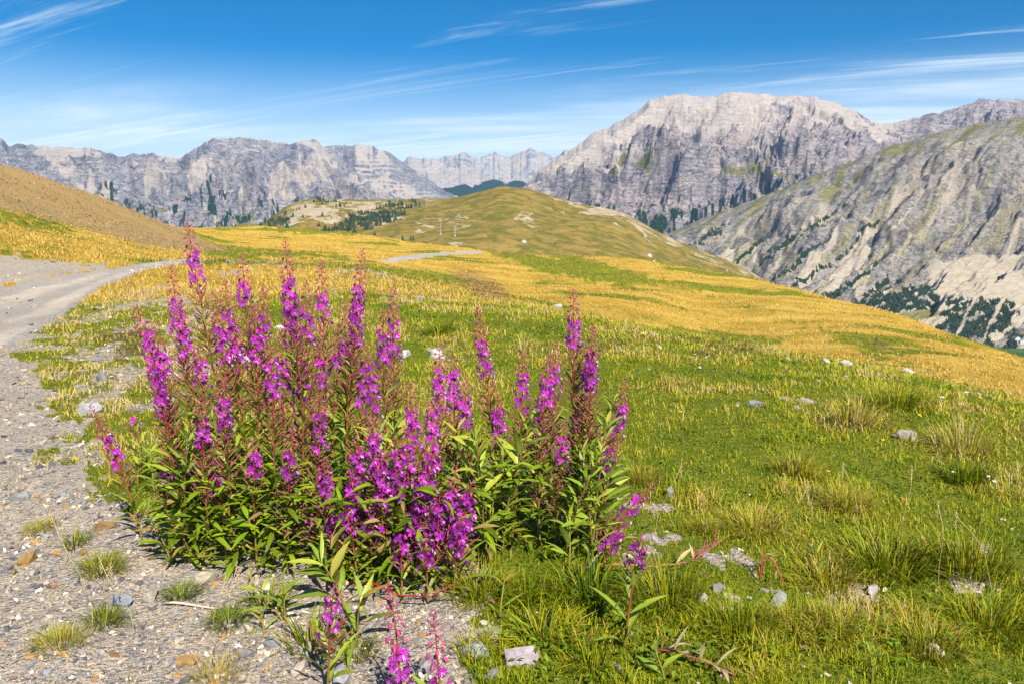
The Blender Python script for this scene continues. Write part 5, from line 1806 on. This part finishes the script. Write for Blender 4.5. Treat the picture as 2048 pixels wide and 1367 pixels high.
FW = [
    # (tip), (base), label, kwargs
    ((272, 612), (392, 1108), 'leftmost tall fireweed, tip bent left above the gravel verge', dict(Lb=.11, Lf=.16)),
    ((300, 705), (375, 1120), 'fireweed just below the leftmost tall one, flowers lower down', dict(Lb=.06, Lf=.16)),
    ((342, 535), (405, 1095), 'second tall fireweed from the left, before the road bend', dict(Lb=.15, Lf=.12)),
    ((375, 443), (470, 1105), 'tallest fireweed, its dark bud tip touching the mountains', dict(Lb=.135, Lf=.135, Lp=.3)),
    ((428, 585), (488, 1110), 'fireweed just right of the tallest, flowering half way down', dict(Lb=.15, Lf=.13)),
    ((484, 512), (525, 1085), 'fireweed with a compact flower ring right of the tallest', dict(Lb=.12, Lf=.085, Lp=.25)),
    ((527, 572), (540, 1075), 'thin fireweed between the ringed one and the tall centre pair', dict(Lb=.13, Lf=.08)),
    ((570, 482), (622, 1085), 'second tallest fireweed, over the golden rise in the centre left', dict(Lb=.16, Lf=.15, Lp=.28)),
    ((577, 560), (600, 1070), 'shorter fireweed close behind the second tallest', dict(Lb=.13, Lf=.12)),
    ((642, 525), (662, 1060), 'slim fireweed right of the second tallest', dict(Lb=.14, Lf=.10)),
    ((725, 500), (690, 1085), 'tall curved fireweed leaning right beside the far road', dict(Lb=.17, Lf=.13, Lp=.3)),
    ((788, 577), (790, 1060), 'taller of the double fireweed spike right of the curved one', dict(Lb=.14, Lf=.15)),
    ((768, 622), (772, 1070), 'shorter of the double fireweed spike right of the curved one', dict(Lb=.09, Lf=.12)),
    ((688, 605), (700, 1060), 'fireweed with bare buds left of the curved one', dict(Lb=.16, Lf=.09)),
    ((675, 650), (668, 1075), 'budding fireweed tucked under the bare bud spike', dict(Lb=.13, Lf=.07)),
    ((396, 690), (440, 1115), 'short fireweed in front of the second tall one', dict(Lb=.07, Lf=.08)),
    ((538, 690), (560, 1100), 'short fireweed with pale buds under the ringed one', dict(Lb=.07, Lf=.14)),
    ((562, 660), (575, 1095), 'fireweed rising right behind the pale budded one', dict(Lb=.12, Lf=.13)),
    ((640, 655), (645, 1095), 'mid height fireweed below the slim one', dict(Lb=.14, Lf=.10)),
    ((735, 690), (715, 1085), 'fireweed with dark shaded flowers right of the curved stem', dict(Lb=.08, Lf=.16)),
    ((181, 812), (288, 1092), 'short fireweed leaning far left over the gravel', dict(Lb=.13, Lf=.10, Lp=.12)),
    ((266, 832), (290, 965), 'tiny fireweed on the gravel verge behind the leaning one', dict(Lb=.02, Lf=.03, Lp=.03, leaf=.7)),
    ((396, 800), (425, 1130), 'fireweed with a wide low flower head in the left clump', dict(Lb=.08, Lf=.09)),
    ((330, 905), (345, 1125), 'low fireweed at the left edge of the clump foot', dict(Lb=.05, Lf=.10, Lp=.05)),
    ((372, 890), (395, 1130), 'low fireweed just right of the left edge one', dict(Lb=.06, Lf=.09, Lp=.06)),
    ((428, 925), (455, 1135), 'low fireweed with few flowers over the dark foliage', dict(Lb=.05, Lf=.06, Lp=.06)),
    ((585, 855), (575, 1140), 'low fireweed flowering above the darkest hollow', dict(Lb=.10, Lf=.10)),
    ((640, 790), (640, 1125), 'low fireweed with scattered flowers right of the dark hollow', dict(Lb=.07, Lf=.13)),
    ((880, 690), (880, 1090), 'bud tipped fireweed in the middle, before a white rock', dict(Lb=.10, Lf=.14)),
    ((905, 712), (915, 1085), 'leafy fireweed close right of the bud tipped middle one', dict(Lb=.07, Lf=.14)),
    ((955, 618), (1000, 1085), 'tall slender fireweed alone right of the middle group', dict(Lb=.14, Lf=.12, Lp=.24)),
    ((820, 768), (835, 1110), 'short fireweed with small buds left of the middle group', dict(Lb=.10, Lf=.12)),
    ((862, 800), (870, 1120), 'fireweed with a long flower column in the middle group', dict(Lb=.04, Lf=.20)),
    ((1045, 705), (1040, 1090), 'medium fireweed between the slender one and the right group', dict(Lb=.08, Lf=.13)),
    ((995, 790), (1010, 1100), 'small pinkish fireweed in front of the slender one', dict(Lb=.06, Lf=.10)),
    ((1112, 687), (1095, 1085), 'fireweed with dark buds at the left of the right group', dict(Lb=.10, Lf=.10)),
    ((1096, 715), (1075, 1095), 'fireweed with orange buds at the left of the right group', dict(Lb=.08, Lf=.10)),
    ((1147, 583), (1145, 1075), 'tallest fireweed of the right group', dict(Lb=.12, Lf=.10, Lp=.24)),
    ((1187, 655), (1170, 1085), 'full flowered fireweed right of the tallest in the right group', dict(Lb=.11, Lf=.13, Lp=.24)),
    ((1172, 690), (1160, 1090), 'shorter fireweed tucked into the full flowered right one', dict(Lb=.09, Lf=.10)),
    ((1250, 765), (1205, 1085), 'rightmost tall fireweed of the clump', dict(Lb=.09, Lf=.12, Lp=.24)),
    ((1130, 845), (1110, 1100), 'low fireweed with a loose flower head in the right group', dict(Lb=.07, Lf=.09)),
    ((1157, 800), (1150, 1090), 'half hidden pink fireweed in the right group', dict(Lb=.06, Lf=.07)),
    ((1225, 870), (1190, 1100), 'small fireweed under the rightmost tall one', dict(Lb=.06, Lf=.08)),
    ((1312, 966), (1200, 1105), 'fireweed leaning far right over the grass', dict(Lb=.07, Lf=.10, Lp=.10, dt=.05)),
    ((745, 838), (760, 1130), 'top fireweed of the dense purple mass, left side', dict(Lb=.06, Lf=.15)),
    ((712, 880), (725, 1150), 'fireweed at the left edge of the dense purple mass', dict(Lb=.05, Lf=.12)),
    ((792, 880), (800, 1150), 'fireweed in the upper middle of the dense purple mass', dict(Lb=.05, Lf=.17)),
    ((838, 930), (845, 1165), 'fireweed in the centre of the dense purple mass', dict(Lb=.05, Lf=.17)),
    ((770, 965), (775, 1165), 'low fireweed in the front of the dense purple mass', dict(Lb=.04, Lf=.13, Lp=.08)),
    ((735, 1000), (745, 1175), 'low front left fireweed of the dense purple mass', dict(Lb=.03, Lf=.10, Lp=.06)),
    ((825, 1010), (830, 1190), 'lowest front fireweed of the dense purple mass', dict(Lb=.03, Lf=.13, Lp=.06)),
    ((912, 930), (890, 1190), 'bold fireweed with pink buds and pods at the front right', dict(Lb=.09, Lf=.13, Lp=.16)),
    ((942, 965), (920, 1180), 'fireweed right beside the bold one with pink buds', dict(Lb=.05, Lf=.13, Lp=.12)),
    ((880, 985), (872, 1185), 'low fireweed left of the bold one with pink buds', dict(Lb=.04, Lf=.12, Lp=.08)),
    ((655, 1010), (690, 1170), 'low fireweed with sparse flowers left of the purple mass', dict(Lb=.05, Lf=.06, Lp=.05)),
    ((690, 1015), (720, 1180), 'low fireweed with sparse flowers near the red runner stem', dict(Lb=.03, Lf=.07, Lp=.05)),
    ((607, 1012), (670, 1160), 'pink budded low fireweed arching left over the leaves', dict(Lb=.06, Lf=.03, Lp=.05)),
    ((702, 945), (712, 1160), 'slim fireweed over the left flank of the purple mass', dict(Lb=.04, Lf=.13, Lp=.05, leaf=.8)),
    ((762, 905), (768, 1155), 'slim fireweed rising through the purple mass, left of its middle', dict(Lb=.04, Lf=.16, Lp=.05, leaf=.8)),
    ((816, 865), (818, 1150), 'highest slim fireweed at the back of the purple mass', dict(Lb=.05, Lf=.17, Lp=.05, leaf=.8)),
    ((858, 905), (860, 1160), 'slim fireweed at the back right of the purple mass', dict(Lb=.04, Lf=.17, Lp=.05, leaf=.8)),
    ((800, 1060), (805, 1200), 'lowest fireweed at the very front of the purple mass', dict(Lb=.02, Lf=.08, Lp=.03, leaf=.7)),
    ((852, 1070), (856, 1205), 'low fireweed above the right end of the red stem', dict(Lb=.02, Lf=.08, Lp=.03, leaf=.7)),
    ((925, 1030), (905, 1200), 'low fireweed under the bold pink budded one', dict(Lb=.03, Lf=.11, Lp=.04, leaf=.7)),
    ((648, 920), (655, 1150), 'slim fireweed between the dark hollow and the purple mass', dict(Lb=.05, Lf=.10, Lp=.06, leaf=.8)),
    ((505, 880), (515, 1140), 'low slim fireweed in the leafy left middle', dict(Lb=.06, Lf=.07, Lp=.08, leaf=.9)),
    ((470, 640), (500, 1100), 'fireweed with faded flowers between the two left tall pairs', dict(Lb=.10, Lf=.09)),
    ((308, 648), (382, 1112), 'reddish fireweed half hidden by the leftmost tall one', dict(Lb=.10, Lf=.12, dense=.6)),
    ((360, 600), (420, 1105), 'reddish fireweed between the second and the tallest', dict(Lb=.12, Lf=.11, dense=.6)),
    ((450, 560), (495, 1095), 'reddish fireweed right behind the tallest, buds over the road', dict(Lb=.13, Lf=.11, dense=.6)),
    ((508, 612), (530, 1090), 'narrow fireweed under the ringed one, deep pink', dict(Lb=.10, Lf=.12, dense=.6)),
    ((612, 566), (628, 1080), 'narrow fireweed touching the slim one from the left', dict(Lb=.12, Lf=.12, dense=.6)),
    ((604, 690), (612, 1100), 'mid height fireweed under the second tallest', dict(Lb=.07, Lf=.14, dense=.6)),
    ((712, 572), (702, 1075), 'red stemmed fireweed pressed against the curved one', dict(Lb=.12, Lf=.12, dense=.6)),
    ((446, 760), (462, 1120), 'mid height fireweed in front of the tallest', dict(Lb=.07, Lf=.13, dense=.6)),
    ((745, 720), (752, 1100), 'mid height fireweed below the double spike', dict(Lb=.07, Lf=.13, dense=.6)),
    ((930, 760), (940, 1100), 'mid height fireweed left of the slender lone one', dict(Lb=.08, Lf=.13, dense=.6)),
    ((1075, 800), (1080, 1100), 'low reddish fireweed in the gap of the right group', dict(Lb=.07, Lf=.11, dense=.6)),
    ((668, 1172), (655, 1400), 'front left fireweed with one flower ring above the gravel', dict(Lb=.05, Lf=.065, Lp=.08, dense=.8)),
    ((776, 1172), (812, 1440), 'front centre fireweed hung with pink buds at the bottom edge', dict(Lb=.14, Lf=.13, Lp=.03, dense=.7)),
    ((865, 1225), (885, 1440), 'front right fireweed with pink buds at the bottom edge', dict(Lb=.12, Lf=.07, Lp=.03, dense=.7)),
    ((1283, 1075), (1248, 1295), 'small single fireweed on the right turf with yellowing leaves', dict(Lb=.03, Lf=.06, Lp=.02, leaf=1.05, dense=1.0)),
    ((1245, 1062), (1200, 1140), 'little fireweed in the grass behind the fallen stalk', dict(Lb=.02, Lf=.06, Lp=.02, leaf=.6)),
    ((1215, 1050), (1190, 1120), 'tiny pinkish fireweed left of the fallen stalk', dict(Lb=.04, Lf=.03, Lp=.02, leaf=.5)),
]
for tip_, base_, lab_, kw_ in FW:
    fireweed(tip_, base_, lab_, **kw_)

# flowerless leafy shoots that thicken the foot of the clump
rs_ = random.Random(77)
SHOOTS = []
for k in range(34):
    bx_ = rs_.uniform(320, 1200)
    by_ = rs_.uniform(1075, 1135) + (40 if 560 < bx_ < 960 and rs_.random() < 0.6 else 0)
    SHOOTS.append((bx_, by_))
for bx_, by_ in SHOOTS:
    hh = rs_.uniform(110, 300)
    reg_ = ['below the leftmost tall fireweeds', 'below the tallest fireweed', 'below the ringed fireweed', 'below the second tallest fireweed', 'below the curved fireweed',
            'in the purple mass', 'below the bud tipped middle fireweed', 'below the slender lone fireweed', 'below the right group', 'below the rightmost fireweed'][min(9, int((bx_ - 320) / 88))]
    lab_ = '%s flowerless leafy shoot %s, %s row' % ('tall' if hh > 240 else ('knee high' if hh > 170 else 'short'), reg_, 'front' if by_ > 1108 else 'back')
    fireweed((bx_ + rs_.uniform(-60, 60) + (bx_ - 720) * 0.06, by_ - hh), (bx_, by_), lab_, leaf=rs_.uniform(0.85, 1.15), dense=0.8,
             flowers=False, name='leafy_shoot', group='leafy shoots at the clump foot', stem_col=((0.16, 0.15, 0.03), (0.22, 0.10, 0.04)), leaf_set=LEAVES + BROAD)
for tip_, base_, lab_, lf in [((500, 1165), (568, 1240), 'small yellow green leafy shoot on the gravel before the clump', 0.8), ((565, 1165), (572, 1245), 'bushy leafy seedling on the gravel before the clump', 0.75),
                              ((520, 1215), (530, 1270), 'tiny seedling with spread leaves on the gravel', 0.5), ((640, 1120), (690, 1215), 'broad leafed shoot reaching left at the clump foot', 1.3),
                              ((720, 1190), (715, 1290), 'broad leafed shoot behind the front left fireweed', 1.1), ((1010, 1150), (1000, 1235), 'green leafy shoot right of the bold fireweed', 0.8),
                              ((1310, 1300), (1330, 1362), 'yellowish leafy seedling at the bottom, below the single fireweed', 0.6), ((1740, 1300), (1745, 1362), 'light green seedling at the bottom right', 0.5),
                              ((1630, 1100), (1640, 1165), 'green leafy seedling left of the biggest tuft', 0.7), ((285, 880), (275, 975), 'leafy green shoot on the verge left of the clump', 0.8),
                              ((300, 900), (310, 1000), 'second leafy green shoot on the verge left of the clump', 0.8), ((1140, 1010), (1138, 1150), 'upright pale leafy shoot at the foot of the right group', 0.9)]:
    fireweed(tip_, base_, lab_, leaf=lf, dense=0.9, flowers=False, name='leafy_shoot', group='leafy seedlings', stem_col=((0.22, 0.14, 0.04), (0.24, 0.2, 0.03)), leaf_set=LEAVES + BROAD)

# tangle of low leaves at the foot of the stems, too dense to tell apart
FOOT = [(330, 1120), (300, 1070), (420, 1040), (700, 1030), (980, 1050), (1190, 1070), (1200, 1105), (1020, 1120), (950, 1165), (860, 1190), (760, 1180), (660, 1160), (560, 1140), (440, 1145)]
rs2 = np.random.RandomState(3)
UV, UF, UC = [], [], []
lv = [np.array([v.co[:] for v in me0.vertices]) for me0 in LEAVES + BROAD]
lf = np.array([q.vertices[:] for q in LEAVES[0].polygons])
off = 0
cnt = 0
while cnt < 2200:
    px_, py_ = rs2.uniform(290, 1210), rs2.uniform(1030, 1195)
    if not poly_in(np.array([px_]), np.array([py_]), FOOT)[0]:
        continue
    d_ = ray(px_, py_)
    t_ = -CAM_Z / d_[2]
    bx_, by_ = d_[0] * t_, d_[1] * t_
    hh = 0.03 + 0.34 * rs2.uniform() ** 1.4
    a = rs2.uniform(0, 6.28)
    m3 = np.array(orient((math.cos(a), math.sin(a), rs2.uniform(-0.45, 0.5)), rs2.uniform(-.6, .6)))
    vv = lv[rs2.randint(len(lv))] * rs2.uniform(0.06, 0.12)
    UV.append(vv @ m3.T + np.array([bx_, by_, gz(bx_, by_) + hh]))
    UF.append(lf + off)
    col = np.array([0.16, 0.235, 0.008]) * rs2.uniform(0.45, 1.5) if rs2.uniform() < 0.88 else np.array([0.36, 0.24, 0.08]) * rs2.uniform(0.6, 1.1)
    UC.append(np.tile(col, (len(vv), 1)))
    off += len(vv)
    cnt += 1
me = np_mesh('undergrowth', np.concatenate(UV), [np.concatenate(UF)], dict(col=np.concatenate(UC)), True, [M_GRASS])
link('undergrowth', me, label='tangle of low green leaves in the shade under the fireweeds', cat='undergrowth', kind='stuff')

# fallen stalks and the red runner stem
M_WILT = leafy_material('wilted_leaves', lambda m: m.ramp(m.n('ShaderNodeObjectInfo').outputs['Random'], [(0, (0.50, 0.40, 0.20)), (0.4, (0.55, 0.42, 0.28)), (0.7, (0.30, 0.30, 0.05)), (1, (0.50, 0.16, 0.12))]), 0.2)
WLEAF = []
for me0 in LEAVES:
    me1 = me0.copy()
    me1.materials[0] = M_WILT
    WLEAF.append(me1)


def fallen(pts_px, lift, label, leaf_l, col, n_leaf, pods=True, name='fallen_fireweed', leaf_meshes=None):
    P3 = []
    for (px_, py_), lz in zip(pts_px, lift):
        x, y = hit(px_, py_)
        P3.append(Vector((x, y, gz(x, y) + lz)))
    o0 = P3[0].copy()
    root = link(name, None, label=label, cat='fireweed', loc=o0)
    P3 = [p - o0 for p in P3]
    so = Soup()
    so.tube(P3, [0.005 - 0.003 * k / (len(P3) - 1) for k in range(len(P3))], col, 6)
    link('stem', so.mesh('stem', M_STALK), root)
    rs = random.Random(len(label))

    def pos(s):
        f = s * (len(P3) - 1)
        i_ = min(int(f), len(P3) - 2)
        return P3[i_].lerp(P3[i_ + 1], f - i_), (P3[i_ + 1] - P3[i_]).normalized()
    for k in range(n_leaf):
        s_ = 0.05 + 0.85 * k / n_leaf
        p, t_ = pos(s_)
        a = k * 2.4
        o_ = Vector((math.sin(a) * 0.8, math.cos(a) * 0.8, 0.35))
        child('leaf', rs.choice(leaf_meshes or WLEAF), root, p, orient(o_ + t_ * 0.9, rs.uniform(-.6, .6)), leaf_l * rs.uniform(0.7, 1.2))
    if pods:
        sp_ = Soup()
        for k in range(16):
            p, t_ = pos(0.72 + 0.28 * k / 16)
            a = k * 2.4
            dr = (Vector((math.sin(a) * 0.5, math.cos(a) * 0.5, 0.4)) + t_).normalized()
            sp_.tube([p, p + dr * 0.03, p + dr * 0.065], [0.001, 0.0018, 0.0006], (0.42, 0.10, 0.12), 4, False)
        link('seed_pod_cluster', sp_.mesh('seed_pod_cluster', M_STALK), root, kind='stuff')


fallen([(1160, 1150), (1240, 1152), (1320, 1158), (1385, 1150), (1430, 1135)], [0.03, 0.05, 0.05, 0.06, 0.10], 'fallen pink fireweed stalk with cream wilted leaves lying right of the clump', 0.10, (0.42, 0.14, 0.10), 12)
fallen([(1300, 1315), (1350, 1325), (1420, 1345), (1470, 1362)], [0.03, 0.04, 0.03, 0.02], 'fallen red tinged leafy stalk at the bottom right of centre', 0.09, (0.35, 0.09, 0.06), 16, False)
fallen([(700, 1185), (745, 1200), (800, 1222), (860, 1225), (910, 1215)], [0.04, 0.07, 0.06, 0.06, 0.09], 'thick red stem lying along the front of the purple mass', 0.07, (0.32, 0.03, 0.04), 9, False, leaf_meshes=LEAVES)
fallen([(1520, 1165), (1525, 1150), (1545, 1160), (1570, 1180)], [0.02, 0.09, 0.08, 0.02], 'small drooping plant with red autumn leaves behind the split slab', 0.055, (0.45, 0.06, 0.06), 8, False)

# ------------------------------------------------------------------ small yellow and white flowers in the turf
def daisy_mesh(colr, cen_c, n_pet, name):
    s = Soup()
    for k in range(n_pet):
        a = k * 2 * math.pi / n_pet
        d = Vector((math.cos(a), math.sin(a), 0))
        n_ = Vector((-math.sin(a), math.cos(a), 0))
        s.add([d * 0.12, d * 0.6 - n_ * 0.22 + Vector((0, 0, 0.12)), d * 1.0 + Vector((0, 0, 0.1)), d * 0.6 + n_ * 0.22 + Vector((0, 0, 0.12))], [(0, 1, 2, 3)], colr)
    s.tube([Vector((0, 0, -0.05)), Vector((0, 0, 0.12)), Vector((0, 0, 0.2))], [0.24, 0.28, 0.08], cen_c, 7)
    return s.mesh(name, M_STALK, False)


YEL = daisy_mesh((0.80, 0.52, 0.01), (0.70, 0.38, 0.01), 9, 'flower_head')
WHI = daisy_mesh((0.75, 0.74, 0.70), (0.62, 0.62, 0.50), 8, 'flower_head')


def little_flower(px_, py_, yellow, size, hh, label, group):
    x, y = hit(px_, py_)
    d = math.hypot(x, y)
    s = Soup()
    s.tube([(0, 0, -0.01), (0.004, 0.003, hh * 0.5), (0, 0, hh)], [0.0016, 0.0014, 0.0012], (0.16, 0.20, 0.03), 4)
    root = link('yellow_flower' if yellow else 'white_flower', None, label=label, cat='flower', group=group, loc=(x, y, gz(x, y)))
    link('stem', s.mesh('stem', M_STALK), root)
    child('flower_head', YEL if yellow else WHI, root, Vector((0, 0, hh)), Euler((rnd.uniform(0.1, 0.7), rnd.uniform(-.3, .3), rnd.uniform(0, 6))).to_matrix(), size * d / 3.0 ** 0.5 / 2.2 if d > 5 else size)


for px_, py_, lab in [(49, 790, 'yellow flower on the left verge, upper of two'), (22, 838, 'yellow flower near the left edge, lower of two'), (140, 775, 'yellow flower on the verge below the road'),
                      (158, 660, 'yellow flower at the road edge, left of a pair'), (177, 664, 'yellow flower at the road edge, right of a pair'), (240, 730, 'yellow flower left of the leftmost spike'),
                      (1690, 890, 'yellow flower right of the pale yellow tuft'), (1705, 884, 'second yellow flower right of the pale yellow tuft'), (1655, 965, 'yellow flower in the middle right turf'),
                      (1838, 845, 'yellow flower above the beige slab'), (1930, 868, 'yellow flower behind the straw tuft'), (1765, 898, 'yellow flower left of the beige slab'), (950, 715, 'yellow flower beside the slender fireweed'),
                      (985, 742, 'yellow flower right of the slender fireweed'), (880, 725, 'yellow flower in front of the white rock'), (1130, 728, 'yellow flower behind the orange budded fireweed'),
                      (1222, 715, 'yellow flower right of the full flowered spike'), (1232, 710, 'second yellow flower right of the full flowered spike'), (1215, 700, 'topmost yellow flower right of the full flowered spike'),
                      (1285, 678, 'yellow flower on the knoll rim'), (1360, 850, 'yellow flower alone in the middle turf'), (1300, 750, 'yellow flower below the lone rim rock')]:
    little_flower(px_, py_, True, 0.011, rnd.uniform(0.05, 0.10), lab, 'yellow flowers in the grass')
for px_, py_, lab in [(1884, 808, 'white flower on the rim, leftmost of three'), (1932, 806, 'white flower on the rim, middle of three'), (1955, 810, 'white flower on the rim, rightmost of three'),
                      (1412, 727, 'white flower left on the knoll rim'), (1692, 768, 'white flower above the straw rim tuft'), (1238, 712, 'white flower beside the yellow trio'), (1975, 974, 'white clover head below the dark tuft'),
                      (1985, 995, 'second white clover head below the dark tuft'), (1905, 965, 'white clover head left of the dark tuft'), (1575, 728, 'white flower left of the white rock pair')]:
    little_flower(px_, py_, False, 0.010, rnd.uniform(0.05, 0.10), lab, 'white flowers in the grass')

# petals dropped on the gravel
s = Soup()
for k in range(90):
    px_, py_ = rnd.uniform(150, 1000), rnd.uniform(1130, 1362)
    if rnd.random() < 0.2:
        px_, py_ = rnd.uniform(120, 300), rnd.uniform(980, 1150)
    x, y = hit(px_, py_)
    z = gz(x, y) + 0.008
    a = rnd.uniform(0, 6.28)
    q = 0.006 * rnd.uniform(0.6, 1.3)
    s.add([Vector((x, y, z)), Vector((x + q * math.cos(a), y + q * math.sin(a), z + 0.006)), Vector((x + q * math.cos(a + 1.2), y + q * math.sin(a + 1.2), z + 0.002)), Vector((x + q * math.cos(a + 2.2), y + q * math.sin(a + 2.2), z + 0.004))],
          [(0, 1, 2), (0, 2, 3)], rnd.choice([(0.20, 0.03, 0.36), (0.34, 0.03, 0.36)]))
link('fallen_petals', s.mesh('fallen_petals', M_PETAL), label='dropped purple petals scattered on the gravel', cat='petals', kind='stuff')

# ------------------------------------------------------------------ the air
HAZE = 2.6e-5
hm = bpy.data.materials.new('haze_air')
hm.use_nodes = True
hm.node_tree.nodes.clear()
ho = hm.node_tree.nodes.new('ShaderNodeOutputMaterial')
hv = hm.node_tree.nodes.new('ShaderNodeVolumePrincipled')
hv.inputs['Color'].default_value = (0.34, 0.62, 1.0, 1)
hv.inputs['Density'].default_value = HAZE
hv.inputs['Anisotropy'].default_value = 0.0
hm.node_tree.links.new(hv.outputs[0], ho.inputs['Volume'])
me = box_mesh('haze', -15500, 15500, -4500, 17500, -370, 1330, hm)
link('haze', me, label='thin blue mountain air over the whole valley', cat='haze', kind='stuff')
